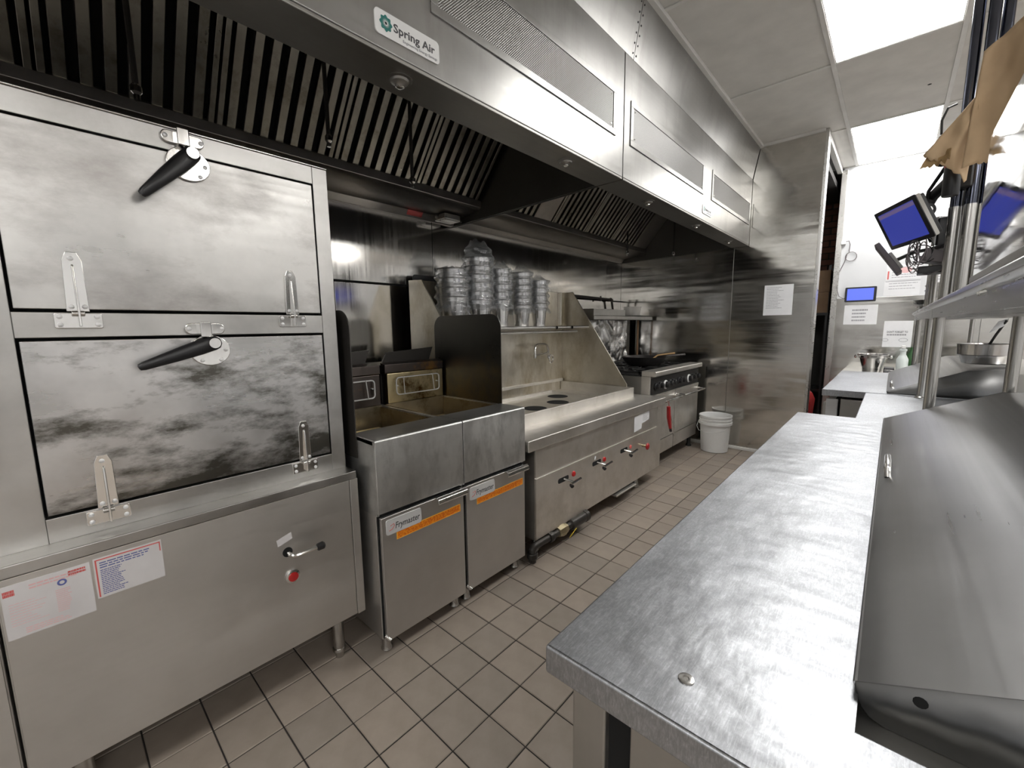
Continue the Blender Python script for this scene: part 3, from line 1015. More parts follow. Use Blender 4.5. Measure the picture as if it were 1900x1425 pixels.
fryer(1.2075, 1.632, 'stainless deep fryer next to the wok station, with the tall dark splash guard', (1.634, -2.12, -1.552, .862, 1.372, 'steel_guard'), True)

# ================================================================== WOK STATION
wk = thing('wok_range', 'long stainless wok station with splash panels and overshelf', 'cooker', (-1.85, 2.55, 0))
WX = -1.390
B('cabinet', 'steel_wok', (-2.34, WX-.006, 1.722, 3.40, .116, .645), wk, .002)
B('side_skin', 'steel_wok', (-2.30, WX-.004, 1.7195, 1.7225, .116, .645), wk)
B('upper_panel', 'steel_wok', (WX-.006, WX-.001, 1.725, 3.32, .478, .642), wk, .001)
B('lower_panel', 'steel_wok', (WX-.006, WX+.003, 1.724, 3.32, .117, .472), wk, .0015)
B('end_panel', 'steel_wok', (WX-.006, WX+.001, 3.324, 3.40, .117, .642), wk, .0015)
B('counter', 'steel_wok', (-1.70, -1.374, 1.648, 3.452, .640, .703), wk, .006)
B('counter', 'steel_wok', (-2.36, -1.70, 3.33, 3.452, .640, .703), wk, .003)
# basin
b0 = MB()
BX0, BX1, BY0, BY1 = -2.335, -1.592, 1.672, 3.303
b0.box(BX1-.018, BX1, BY0, BY1, .700, .782)
b0.box(BX0, BX1-.018, BY1-.018, BY1, .700, .782)
b0.box(BX0, BX1-.018, BY0, BY0+.018, .700, .782)
b0.box(BX0, BX1-.018, BY0, BY1, .69, .706)
b0.build('basin', 'steel_wok', wk, .003)
# perforated inset plate with three round openings
pl = MB().box(-2.17, -1.66, 1.72, 2.92, .722, .728)
pl.box(-2.19, -2.165, 1.72, 2.92, .722, .752)
pl.box(-2.19, -1.66, 2.92, 2.93, .70, .745)
pl.build('inset_plate', 'steel_wok', wk, .002)
for y, x in ((1.95, -1.86), (2.28, -1.84), (2.58, -1.86), (2.80, -2.02)):
    MB().lathe(x, y, [(.085, .7285), (.083, .7295), (.075, .7288)], 24).build('burner_opening', 'gap_black', wk)
B('backsplash', 'steel_wok_back', (-2.36, -2.337, 1.66, 3.312, .70, 1.612), wk, .002)
B('splash_strip', 'steel_wok', (-2.337, -2.315, 1.672, 3.30, .785, .812), wk, .004)
MB().prism([(-2.395, .70), (-1.645, .70), (-1.645, .79), (-2.255, 1.605), (-2.395, 1.612)], 1.650, 1.660, 'y').build('splash_panel', 'steel_wok_back', wk, .0015)
MB().prism([(-2.36, .70), (-1.665, .70), (-1.665, .80), (-2.225, 1.612), (-2.36, 1.612)], 3.313, 3.323, 'y').build('splash_panel', 'steel_wok_back', wk, .0015)
for y in (3.235, ):
    B('stiffener', 'steel_wok', (-2.337, -2.30, y, y+.012, 1.31, 1.61), wk, .002)
sh = MB()
sh.box(-2.337, -2.06, 1.662, 3.312, 1.283, 1.300)
sh.cyl((-2.052, 1.662, 1.292), (-2.052, 3.312, 1.292), .0125, None, 12)
so = sh.build('overshelf', 'steel_shelf', wk, .002)
MB().cyl((-2.09, 1.662, 1.256), (-2.09, 3.18, 1.256), .011, None, 12).build('shelf_rail', 'steel_shelf', so)
mb = MB()
for y in (2.81, 3.03):
    mb.cyl((-2.0395, y, 1.292), (-2.039, y+.003, 1.292), .014, None, 10)
mb.build('shelf_joint', 'gap_black', so)
# swing faucet on the backsplash
fc = MB()
fc.tube([(-2.335, 3.0, 1.06), (-2.26, 3.0, 1.06)], .013, 10)
fc.tube([(-2.27, 3.0, 1.02), (-2.27, 3.0, 1.10), (-2.27, 2.985, 1.135), (-2.255, 2.94, 1.15), (-2.23, 2.80, 1.15), (-2.222, 2.765, 1.14), (-2.22, 2.752, 1.115), (-2.22, 2.752, 1.045)], .0095, 10)
fc.tube([(-2.27, 2.99, 1.075), (-2.22, 2.755, 1.055)], .006, 8)
fc.cyl((-2.22, 2.752, 1.04), (-2.22, 2.752, 1.07), .014)
fo = fc.build('faucet', 'chrome', wk)
ring = [(-2.262, 3.035+.026*math.cos(a), 1.015+.036*math.sin(a)) for a in [2*math.pi*i/16 for i in range(17)]]
MB().tube(ring, .007, 8).build('faucet_handle', 'chrome', fo)
# knee lever valves, red indicators and the red hand valve
CX = WX+.003
for i, (y, z, ry, rz) in enumerate(((1.965, .398, 2.088, .405), (2.345, .405, 2.458, .405), (2.725, .402, 2.845, .405))):
    MB().prism(rrect(y-.036, y+.072, z-.014, z+.016, .012), CX, CX+.0008, 'x').build('valve_slot', 'gap_black', wk)
    MB().tube([(CX-.01, y+.02, z+.004), (CX+.03, y+.045, z-.008), (CX+.052, y+.065, z-.016)], .0065, 8).build('valve_lever', 'chrome', wk)
    MB().tube([(CX+.046, y+.035, z-.022), (CX+.054, y+.085, z-.012), (CX+.056, y+.12, z-.008)], .009, 8).build('lever_grip', 'chrome', wk)
    MB().lathe(0, 0, [(.009, 0), (.012, .008), (.011, .022), (.005, .026)], 12, zax=(.5, -.2, -.2), c=(CX+.034, y+.045, z-.030)).build('lever_knob', 'black_plastic', wk)
    if i < 2:
        MB().lathe(0, 0, [(.017, 0), (.017, .004), (.014, .009), (.006, .012)], 18, zax=(1, 0, 0), c=(CX, ry, rz)).build('indicator_light', 'red_lens', wk)
    else:
        MB().lathe(0, 0, [(.014, 0), (.014, .004), (.010, .007)], 18, zax=(1, 0, 0), c=(CX, ry, rz)).build('indicator_light', 'ink_red', wk)
MB().cyl((CX, 3.045, .372), (CX+.045, 3.045, .372), .010).build('hand_valve_stem', 'brass', wk)
hv = MB().lathe(0, 0, [(.010, -.004), (.024, -.006), (.028, 0), (.024, .006), (.010, .012)], 16, zax=(1, 0, 0), c=(CX+.045, 3.045, .372))
hv.build('hand_valve', 'red_plastic', wk)
B('valve_tag', 'paper', (CX, CX+.0008, 2.335, 2.35, .432, .455), wk)
s = MB().prism([(2.905, .502), (3.035, .512), (3.035, .550), (3.165, .560), (3.165, .632), (2.905, .618)], CX, CX+.0006, 'x').build('label_sheet', 'paper', wk, label='torn white label sheet')
s.location.x -= .003
lines_x(CX-.0022, 3.05, 3.155, .565, .622, 7, .35, 31, .3).build('label_print', 'ink_grey', s)
for x, y in ((-1.46, 3.10), (-1.46, 1.80), (-2.25, 3.10), (-2.25, 1.80)):
    MB().lathe(x, y, [(.016, .0), (.028, .004), (.028, .014), (.020, .03), (.020, .118)], 14).build('leg', 'steel_tube', wk)
B('drip_tray', 'steel_panel', (-1.45, -1.37, 2.62, 2.93, .088, .098), wk, .002)
B('drip_tray', 'steel_panel', (-1.45, -1.375, 1.88, 2.08, .088, .1), wk, .002)
# gas pipe under the wok station
t = thing('gas_pipe', 'black iron gas pipe with brass valve under the wok station', 'pipe', (-1.385, 1.7, 0))
MB().tube([(-1.388, 1.69, .005), (-1.388, 1.69, .075), (-1.388, 1.703, .088), (-1.388, 1.72, .09), (-1.385, 1.93, .088)], .021, 12).build('run', 'black_pipe', t)
MB().lathe(0, 0, [(.027, 0), (.030, .004), (.030, .028), (.027, .032)], 16, c=(-1.388, 1.69, .028), zax=(0, 0, 1)).build('collar', 'black_pipe', t)
MB().lathe(0, 0, [(.029, 0), (.031, .004), (.031, .030), (.029, .034)], 16, c=(-1.387, 1.835, .0885), zax=(0, 1, 0)).build('collar', 'black_pipe', t)
MB().lathe(0, 0, [(.018, 0), (.030, .004), (.030, .02), (.036, .03), (.036, .06), (.030, .07), (.030, .085), (.02, .09)], 8, c=(-1.385, 1.92, .088), zax=(0, 1, 0)).build('valve_body', 'brass', t)
MB().lathe(0, 0, [(.022, 0), (.022, .05), (.034, .055), (.034, .20), (.038, .205), (.038, .235), (.030, .24), (.022, .242)], 16, c=(-1.385, 2.0, .088), zax=(0, 1, 0)).build('union', 'black_pipe', t)
MB().add([(-1.345, 1.99, .040), (-1.335, 2.05, .085), (-1.33, 1.975, .062)], [(0, 1, 2)]).build('valve_handle', 'yellow_tag', t, 0, .004)

# ---- stacked steel pails wrapped in film on the overshelf
def pail_mesh(r, h):
    mb = MB()
    rb = r*.70
    mb.lathe(0, 0, [(rb*.9, .001), (rb, .004), (r*.93, h-.030), (r*.955, h-.028), (r*.965, h-.006), (r, h-.004), (r+.004, h), (r, h+.003), (r*.94, h-.002), (r*.90, h-.03), (rb*.93, .01)], 28)
    return mb
STK = [(1.855, .096, .20, 4, 'leftmost', .060), (2.092, .097, .19, 6, 'tallest', .057), (2.315, .073, .20, 5, 'middle', .055),
       (2.550, .078, .17, 6, 'fourth', .049), (2.775, .070, .19, 4, 'rightmost', .060)]
ORD = ['bottom', 'second', 'third', 'fourth', 'fifth', 'sixth', 'seventh']
SHX, SHZ = -2.195, 1.3005
for si, (y, r, h, n, nm, pitch) in enumerate(STK):
    base = pail_mesh(r, h).build('steel_pail', 'steel_pail', None)
    for k in range(n):
        o = base if k == 0 else base.copy()
        if k:
            C.objects.link(o)
        o.location = (SHX+random.uniform(-.002, .002), y+random.uniform(-.003, .003), SHZ+k*pitch)
        pos = 'bottom pail' if k == 0 else ('top pail' if k == n-1 else ORD[k]+' pail from the bottom')
        tag(o, '%s of the %s stack of steel pails on the overshelf' % (pos, nm), 'pail', 'nested steel pails on the wok overshelf')
    # film bag
    ztop = SHZ+(n-1)*pitch+h
    zlow = SHZ+h*(.62 if si else .40)
    peak = {0: .012, 1: .115, 2: .055, 3: .05, 4: .045}[si]
    sd = si*13.7
    def bag(u, v, y=y, r=r, h=h, n=n, pitch=pitch, ztop=ztop, zlow=zlow, peak=peak, sd=sd):
        th = 2*math.pi*u
        z = zlow+(ztop+peak-zlow)*v
        # gathers between the rims
        ph = ((z-SHZ-h) / pitch) % 1.0
        bulge = .010*math.cos(2*math.pi*ph)
        q = Vector((math.cos(th)*3+sd, math.sin(th)*3, z*30))
        nz = mnoise.fractal(q, 1, 2, 3)
        q2 = Vector((math.cos(th)*1.3+sd, math.sin(th)*1.3+5, z*11))
        nz2 = mnoise.noise(q2)
        rr = r+.010+bulge*.8+.011*nz+.010*nz2
        if v < .15:
            rr += .010*(1-v/.15)
            z += .035*mnoise.noise(Vector((math.cos(th)*1.5+sd, math.sin(th)*1.5, 3)))
        if z > ztop:
            k_ = (z-ztop)/max(peak, .001)
            lean = .35 if si == 1 else .5
            rr *= (1-.55*k_ ** 1.5) if si == 1 else max(.12, 1-.75*k_)
            z += .03*mnoise.noise(Vector((math.cos(th)*2+sd, math.sin(th)*2, 9)))*k_
        rr = max(rr, r+.006) if z < ztop else rr
        return (SHX+rr*math.cos(th), y+rr*math.sin(th)*1.03, z)
    bo = MB().grid(bag, 44, 46, True).build('film_bag', 'plastic_film', None, origin=(SHX, y, zlow), smooth=50)
    tag(bo, 'clear crumpled plastic bag over the %s stack of steel pails' % (nm if nm != 'fourth' else 'fourth (from the left)'), 'plastic bag', 'plastic bags over the pail stacks')

# black flat board leaning behind the left splash panel
tag(MB().prism(rrect(1.735, 1.99, 1.45, 1.665, .02), -2.47, -2.462, 'x').build('black_tray', 'black_plastic', None, .002, origin=(-2.465, 1.86, 1.45)),
    'black flat tray standing behind the leftmost pail stack', 'tray')
# dark pipe on the wall behind the range
t = thing('wall_pipe', 'dark pipe run along the wall above the range shelf', 'pipe', (-2.46, 4.0, 1.45))
MB().tube([(-2.46, 3.10, 1.618), (-2.46, 4.44, 1.602), (-2.46, 4.47, 1.59), (-2.46, 4.52, 1.42)], .013, 10).build('run', 'black_pipe', t)
MB().tube([(-2.46, 4.22, 1.575), (-2.46, 4.22, 1.63)], .01, 8).build('clip', 'black_pipe', t)
MB().lathe(0, 0, [(.02, -.02), (.022, 0), (.02, .02)], 12, zax=(0, 1, -.3), c=(-2.46, 4.455, 1.597)).build('elbow', 'black_pipe', t)

# ================================================================== GAS RANGE
rg = thing('gas_range', 'stainless gas range with black grates, knobs and two oven doors', 'range', (-1.9, 4.06, 0))
RX = -1.505
RY0, RY1, RM = 3.47, 4.645, 4.0
B('body', 'steel_cabinet', (-2.36, RX-.02, RY0, RY1, .125, .855), rg, .002)
B('side_post', 'steel_wok', (RX-.10, RX-.018, RY0-.003, RY0+.012, .125, .86), rg, .002)
B('knob_panel', 'iron', (RX-.02, RX-.004, RY0+.012, RY1-.01, .700, .845), rg, .002)
for a, b in ((RY0, RM-.002), (RM+.002, RY1)):
    MB().prism([(RX-.10, .862), (RX-.10, .905), (-1.480, .905), (-1.474, .898), (-1.474, .866), (-1.480, .862)], a, b, 'y').build('front_rail', 'steel_wok', rg, .002)
for y, w in ((3.54, 0), (3.635, 0), (3.755, 1), (3.845, 0), (3.925, 0), (4.065, 0), (4.16, 0), (4.345, 1), (4.455, 0), (4.57, 0)):
    k = MB()
    if w:
        k.lathe(0, 0, [(.040, 0), (.042, .006), (.038, .012)], 18, zax=(1, 0, 0), c=(RX-.003, y, .765))
        ko = k.build('knob_ring', 'white_plastic', rg)
        MB().lathe(0, 0, [(.030, .010), (.030, .034), (.024, .038)], 16, zax=(1, 0, 0), c=(RX-.003, y, .765)).build('knob', 'black_plastic', rg)
    else:
        k.lathe(0, 0, [(.034, 0), (.034, .014), (.026, .018), (.024, .038), (.018, .041)], 14, zax=(1, 0, 0), c=(RX-.004, y, .770))
        k.build('knob', 'black_plastic', rg)
B('badge', 'plate_white', (RX-.003, RX, 3.985, 4.035, .745, .760), rg)
for a, b in ((RY0+.01, RM-.008), (RM+.008, RY1-.006)):
    d = B('oven_door', 'steel_wok', (RX-.02, RX, a, b, .265, .665), rg, .003)
    MB().box(RX-.02, RX+.004, a, b, .668, .694).build('door_top_bar', 'steel_wok', d, .002)
    MB().tube([(RX, a+.03, .640), (RX+.075, a+.035, .640), (RX+.082, a+.05, .640), (RX+.082, b-.05, .640), (RX+.075, b-.035, .640), (RX, b-.03, .640)], .010, 10).build('handle', 'chrome', d)
    B('kick_panel', 'steel_wok', (RX-.02, RX-.004, a, b, .128, .255), rg, .002)
for x, y in ((-1.56, RY0+.06), (-1.56, RY1-.06), (-2.28, RY0+.06), (-2.28, RY1-.06)):
    MB().lathe(x, y, [(.03, 0), (.03, .01), (.02, .03), (.02, .126)], 12).build('leg', 'iron', rg)
B('cooktop', 'iron', (-2.33, RX-.09, RY0+.01, RY1-.01, .856, .868), rg)
for i in range(4):
    for j in range(2):
        y0 = RY0+.02+i*.284
        y1 = y0+.276
        x0 = -2.31+j*.345
        x1 = x0+.335
        g = MB()
        for q in ((x0, x1, y0, y0+.014), (x0, x1, y1-.014, y1), (x0, x0+.014, y0, y1), (x1-.014, x1, y0, y1)):
            g.box(*q, .880, .898)
        xm, ym = (x0+x1)/2, (y0+y1)/2
        for a in range(8):
            th = math.pi/4*a
            p0 = Vector((xm+.045*math.cos(th), ym+.045*math.sin(th), .897))
            p1 = Vector((xm+.15*math.cos(th), ym+.125*math.sin(th), .893))
            g.cyl(p0, p1, .006, .007, 6)
        for q in ((x0, y0), (x1-.014, y0), (x0, y1-.014), (x1-.014, y1-.014)):
            g.box(q[0], q[0]+.014, q[1], q[1]+.014, .868, .881)
        go = g.build('grate', 'iron', rg)
        MB().lathe(xm, ym, [(.05, .868), (.05, .878), (.035, .886), (.01, .888)], 16).build('burner', 'iron', go)
B('riser', 'steel_guard', (-2.40, -2.34, RY0, RY1+.06, .86, 1.37), rg, .002)
sh = MB().prism([(-2.40, 1.368), (-2.40, 1.40), (-2.36, 1.44), (-2.355, 1.44), (-2.355, 1.404), (-2.08, 1.404), (-2.072, 1.396), (-2.072, 1.362), (-2.08, 1.362)], RY0-.03, 4.72, 'y')
sh.build('high_shelf', 'steel_cabinet', rg, .002)
B('shelf_end', 'steel_cabinet', (-2.36, -2.08, RY0+.3, RY0+.304, 1.404, 1.465), rg)
B('shelf_end', 'steel_cabinet', (-2.36, -2.075, RY0-.03, RM+.06, 1.400, 1.462), rg, .002)
# crumpled foil on the riser
def foil(u, v):
    y = RY0+.02+1.10*u
    z = .905+.455*v
    q = Vector((y*9, z*9, 1))
    c = abs(mnoise.noise(Vector((y*7+z*4, z*5-y*2, 1))))*.035+abs(mnoise.noise(Vector((y*13-z*6, z*11, 5))))*.009
    return (-2.335+.004+c, y, z)
tag(MB().grid(foil, 90, 44).build('foil_sheet', 'foil', None, origin=(-2.33, 4.0, .905), smooth=30), 'crumpled aluminium foil covering the splash back of the range', 'foil')
# skillet with wooden spatula
t = thing('frying_pan', 'large dark iron frying pan on the range grates', 'pan', (-1.87, 4.08, .90))
MB().lathe(-1.87, 4.08, [(.12, .902), (.155, .905), (.188, .935), (.218, .985), (.222, .989), (.215, .988), (.184, .942), (.15, .912), (.01, .910)], 40).build('body', 'pan_iron', t)
MB().tube([(-1.74, 4.25, .975), (-1.70, 4.33, .988), (-1.60, 4.47, .998)], [.012, .010, .012], 8).build('handle', 'pan_iron', t)
tag(MB().tube([(-1.84, 4.12, .925), (-1.775, 4.20, .997), (-1.63, 4.28, 1.02)], [.012, .008, .009], 8).build('wooden_spatula', 'wood', None, origin=(-1.78, 4.19, .92)), 'pale wooden spatula resting in the frying pan', 'spatula')
tag(MB().cyl((-2.19, 4.60, .905), (-2.185, 4.59, 1.36), .010, None, 10).build('wooden_rod', 'wood_dark', None, origin=(-2.19, 4.6, .905)), 'thin brown wooden rod standing under the end of the range shelf', 'rod')
t = thing('plastic_tub', 'clear plastic tub on the right end of the range shelf', 'tub', (-2.19, 4.45, 1.405))
MB().lathe(-2.19, 4.45, [(.075, 1.406), (.085, 1.41), (.098, 1.50), (.108, 1.502), (.108, 1.508), (.094, 1.506), (.081, 1.414), (.01, 1.412)], 24).build('body', 'clear_tub', t)
MB().lathe(-2.18, 4.49, [(.03, 1.4135), (.035, 1.43), (.03, 1.45), (.012, 1.455)], 12).build('contents', 'white_plastic', t)
# tongs with red grip hanging from the left oven handle
t = thing('hanging_tongs', 'steel tongs with a red grip hanging from the left oven handle', 'tongs', (-1.41, 3.63, .45))
MB().tube([(-1.412, 3.60, .655), (-1.41, 3.63, .55), (-1.405, 3.74, .34), (-1.405, 3.75, .30)], .005, 8).build('arm', 'chrome', t)
MB().tube([(-1.404, 3.60, .655), (-1.40, 3.60, .62)], .005, 8).build('arm', 'chrome', t)
MB().tube([(-1.398, 3.575, .60), (-1.396, 3.585, .50), (-1.394, 3.62, .40)], [.016, .018, .012], 10).build('grip', 'red_plastic', t)
MB().tube([(-1.394, 3.62, .405), (-1.393, 3.632, .37)], .012, 8).build('grip_end', 'black_plastic', t)
# white pail on the floor
t = thing('plastic_bucket', 'white plastic bucket on the floor by the far wall', 'bucket', (-1.295, 4.575, 0))
cx, cy = -1.295, 4.575
MB().lathe(cx, cy, [(.122, .002), (.128, .006), (.143, .285), (.158, .287), (.158, .312), (.145, .314), (.146, .330), (.155, .331), (.155, .343), (.146, .344), (.147, .362), (.156, .363), (.156, .378), (.150, .380), (.145, .376), (.126, .012), (.01, .011)], 40).build('body', 'white_plastic', t)
MB().tube([(cx-.16, cy-.02, .30), (cx-.165, cy-.06, .25), (cx-.12, cy-.135, .225), (cx-.05, cy-.162, .215), (cx+.05, cy-.16, .22), (cx+.12, cy-.13, .245), (cx+.16, cy-.03, .295)], .0022, 6).build('bail_handle', 'plate_silver', t)

# paper on the far stainless wall
def wall_sheet(name, x0, x1, z0, z1, yp, label, mat='paper', tilt=0.0):
    poly = [(x0+tilt*.5, z0), (x1+tilt*.5, z0+tilt), (x1-tilt*.5, z1+tilt), (x0-tilt*.5, z1)]
    o = MB().prism(poly, yp-.0012, yp, 'y').build(name, mat, None, origin=((x0+x1)/2, yp, z0))
    return o
o = tag(wall_sheet('notice_sheet', -.970, -.730, 1.384, 1.672, 4.781, ''), 'white typed notice sheet taped to the stainless wall', 'notice')
lines_y(4.7793, -.950, -.80, 1.445, 1.655, 14, .30, 41, .45).build('print', 'ink_grey', o)

# ================================================================== PREP TABLES (right)
def lid_profile(x):
    """height of the prep lid above x = 0"""
    if x < .33:
        return .880+.445*x
    return .880+.445*.33+(x-.33)*.10

def prep_table(yn, yf, ly0, ly1, label, near):
    t = thing('prep_table', label, 'table', (.2, (yn+yf)/2, 0))
    # worktop with dents: top surface is a fine grid
    top = MB()
    W0 = -.322
    rd = random.Random(int(yn*100))
    DENT = [(rd.uniform(-.24, -.012), rd.uniform(yn+.35, yf-.05), rd.uniform(.008, .018), rd.uniform(.012, .03), rd.uniform(-.0016, .0011)) for _ in range(70)]
    def tp(u, v):
        x = W0+.004+(-.004-W0+.004)*u
        y = yn+.004+(yf-yn-.008)*v
        z = .8660
        d = .0016*mnoise.noise(Vector((x*7, y*9, 3)))+.0011*mnoise.noise(Vector((x*16, y*26, 8)))*(1 if x > -.25 else .4)
        for dx_, dy_, ra_, rb_, dp_ in DENT:
            q_ = ((x-dx_)/rb_)**2+((y-dy_)/ra_)**2
            if q_ < 4:
                d += dp_*math.exp(-q_)
        e = min(1, min(u, 1-u)/.05, min(v, 1-v)/.02)
        return (x, y, z+d*e)
    top.grid(tp, 60, 330 if near else 60)
    wt = top.build('worktop', 'steel_table', t, smooth=60)
    ed = MB().box(W0, 0.0, yn, yf, .824, .8655)
    ed.box(0.0, .74, yn, max(yn+.002, ly0-.060), .824, .8655)
    ed.box(0.0, .74, ly1-.005, yf, .824, .8660)
    ed.build('worktop_edge', 'steel_table', t, .004)
    # pan rail recess below the lid
    rc = MB().box(0.0, .5, max(yn, ly0-.062), ly1-.004, .80, .838)
    rc.build('pan_rail', 'steel_cabinet', t)
    B('back_rail', 'steel_cabinet', (.505, .74, ly0-.006, ly1, .78, 1.02), t, .004)
    if near:
        MB().lathe(-.1555, .487, [(.0095, .8655), (.0095, .8672), (.008, .8676), (.0038, .8676), (.003, .867)], 16).build('screw', 'steel_tube', t)
    # lid
    lid = MB()
    def lp(u, v):
        x = .505*u
        y = ly0+(ly1-ly0)*v
        z = lid_profile(x)+.0012*mnoise.noise(Vector((x*5, y*3, 1)))
        if u < .04:
            z -= .0015*(1-u/.04)
        return (x, y, z)
    lid.grid(lp, 34, 60)
    lo = lid.build('lid', 'steel_lid', t, smooth=50)
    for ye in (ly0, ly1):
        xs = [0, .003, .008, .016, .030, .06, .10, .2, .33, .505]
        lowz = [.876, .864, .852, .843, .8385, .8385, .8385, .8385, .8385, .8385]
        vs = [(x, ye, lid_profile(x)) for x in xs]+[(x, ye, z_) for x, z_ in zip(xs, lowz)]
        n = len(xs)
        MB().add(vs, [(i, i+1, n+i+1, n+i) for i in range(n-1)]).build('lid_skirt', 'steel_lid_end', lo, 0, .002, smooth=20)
    rim = MB().tube([(0, ly0, .878), (0, ly1, .878)], .0022, 6)
    rim.build('lid_rim', 'steel_lid', lo)
    if near:
        MB().cyl((.055, ly0-.0015, .888), (.055, ly0-.0008, .888), .0065, None, 12).build('vent_hole', 'gap_black', lo)
    hy = ly0+.52*(ly1-ly0) if near else ly0+.25
    hz = lid_profile(.03)
    h = MB().tube([(.020, hy-.085, hz-.006), (.018, hy-.075, hz+.014), (.018, hy-.05, hz+.020), (.018, hy+.05, hz+.020), (.018, hy+.075, hz+.014), (.020, hy+.085, hz-.006)], .0075, 10)
    h.build('lid_handle', 'chrome', lo)
    # cabinet underneath
    y0, y1 = yn+.065, yf-.06
    B('cabinet', 'steel_cabinet', (-.225, .70, y0, y1, .12, .80), t, .003)
    B('gap', 'gap_black', (-.262, -.225, y0+.01, y1-.01, .12, .775), t)
    for a in (y0-.002, y1-.045):
        B('door_post', 'steel_cabinet', (-.318, -.262, a, a+.047, .12, .768), t, .004)
    for k in range(2):
        a = y0+.055+k*(y1-y0-.10)/2
        B('door', 'steel_cabinet', (-.312, -.264, a, a+(y1-y0-.12)/2, .14, .765), t, .004)
    B('hinge_bracket', 'chrome', (-.305, -.255, y0-.004, y0+.05, .772, .784), t, .002)
    for x in (-.2, .6):
        for y in (y0+.05, y1-.05):
            MB().lathe(x, y, [(.03, 0), (.03, .02), (.02, .04), (.02, .122)], 12).build('leg', 'black_rubber', t)
    return t
prep_table(.418, 2.472, .600, 2.460, 'long stainless prep table in the foreground with dented worktop and sloped lid', True)
prep_table(3.448, 4.905, 3.46, 4.88, 'smaller stainless prep table further down the line, before the white wall', False)
# bridging counter between the tables
t = thing('bridge_counter', 'low stainless counter bridging the two prep tables', 'counter', (.2, 2.96, 0))
B('top', 'steel_table', (-.100, .74, 2.476, 3.444, .826, .862), t, .004)
B('body', 'steel_cabinet', (.06, .72, 2.50, 3.40, .0, .826), t, .003)
# counter at the white wall
t = thing('back_counter', 'dark counter against the white wall behind the far prep table', 'counter', (.15, 5.5, 0))
B('top', 'steel_cabinet', (-.36, .9, 4.96, 6.085, .79, .82), t, .003)
B('body', 'black_plastic', (-.30, .88, 5.0, 6.08, 0, .79), t)
tag(B('folded_cloth', 'paper', (-.30, -.235, 3.490, 3.506, .60, .80), None, .006, origin=(-.27, 3.5, .6)), 'pale cloth hanging under the edge of the far prep table', 'cloth')
# pot, spray bottle
t = thing('steel_pot', 'tapered polished steel pot with side knobs behind the far prep table', 'pot', (-.125, 5.4, .82))
MB().lathe(-.125, 5.4, [(.07, .822), (.074, .826), (.090, .955), (.112, .962), (.116, .985), (.124, .992), (.124, 1.0), (.112, .998), (.105, .965), (.07, .83)], 32).build('body', 'steel_pail', t)
for s_ in (-1, 1):
    MB().lathe(0, 0, [(.008, 0), (.008, .014), (.016, .018), (.018, .026), (.010, .034)], 14, zax=(s_, -.3, 0), c=(-.125+s_*.108, 5.37, .975)).build('knob', 'chrome', t)
t = thing('spray_bottle', 'pale plastic spray bottle beside the steel pot', 'bottle', (.085, 5.4, .82))
MB().lathe(.085, 5.4, [(.038, .822), (.043, .83), (.043, .955), (.030, .985), (.022, 1.0), (.022, 1.03), (.028, 1.035), (.028, 1.05), (.016, 1.055)], 20).build('body', 'pale_bottle', t)
MB().box(.070, .10, 5.37, 5.43, 1.055, 1.085).build('trigger_head', 'white_plastic', t, .006)
t = thing('label_printer', 'small dark gadget standing beside the steel pot', 'gadget', (.0, 5.25, .82))
MB().box(-.04, .035, 5.15, 5.30, .82, .89).build('body', 'black_plastic', t, .01)
MB().box(-.035, .03, 5.146, 5.15, .85, .87).build('front', 'chrome', t, .001)

# ---- overshelves on posts
def overshelf(y0, y1, label):
    t = thing('overshelf', label, 'shelf', (.28, (y0+y1)/2, 1.32))
    pr_ = [(.122, 1.378), (.112, 1.380), (.106, 1.374), (.106, 1.364), (.112, 1.358), (.119, 1.356), (.121, 1.318), (.48, 1.318), (.48, 1.332), (.135, 1.332), (.132, 1.362), (.48, 1.362), (.48, 1.376), (.122, 1.376)]
    MB().prism(pr_, y0, y1, 'y').build('shelf_board', 'steel_shelf', t, .0015)
    return t
os_ = overshelf(.25, 2.60, 'stainless overshelf above the foreground prep table, carrying the polished box')
mb = MB()
mb.cyl((.1165, 1.15, 1.352), (.108, 1.15, 1.349), .006, .004, 8)
mb.cyl((.1165, 1.12, 1.352), (.108, 1.12, 1.349), .006, .004, 8)
mb.build('rivet', 'chrome', os_)
MB().prism([(.125, 1.372), (.115, 1.365), (.125, 1.345), (.170, 1.325), (.24, 1.322), (.24, 1.372)], .70, .78, 'y').build('bracket', 'plate_silver', os_, .004)
overshelf(2.64, 4.95, 'stainless overshelf above the far prep table, carrying stacked pans')
def post(x, y, z0, z1, label, r=.019):
    t = thing('shelf_post', label, 'post', (x, y, z0), 'stainless overshelf posts')
    MB().cyl((x, y, z0), (x, y, z1), r, None, 16).build('tube', 'steel_tube', t)
    MB().lathe(x, y, [(r+.010, z0), (r+.010, z0+.006), (r+.003, z0+.012), (r+.003, z0+.02)], 16).build('foot_collar', 'steel_tube', t)
    return t
post(.140, 2.53, .862, 1.318, 'front overshelf post at the far corner of the foreground lid')
post(.360, 2.53, .862, 1.318, 'rear overshelf post behind the foreground lid')
post(.150, 3.385, .862, 1.318, 'front overshelf post before the far prep table')
post(.155, 4.94, .82, 1.318, 'overshelf post at the far end of the far prep table')
post(.46, 4.94, .82, 1.318, 'rear overshelf post behind the steel pan', .014)
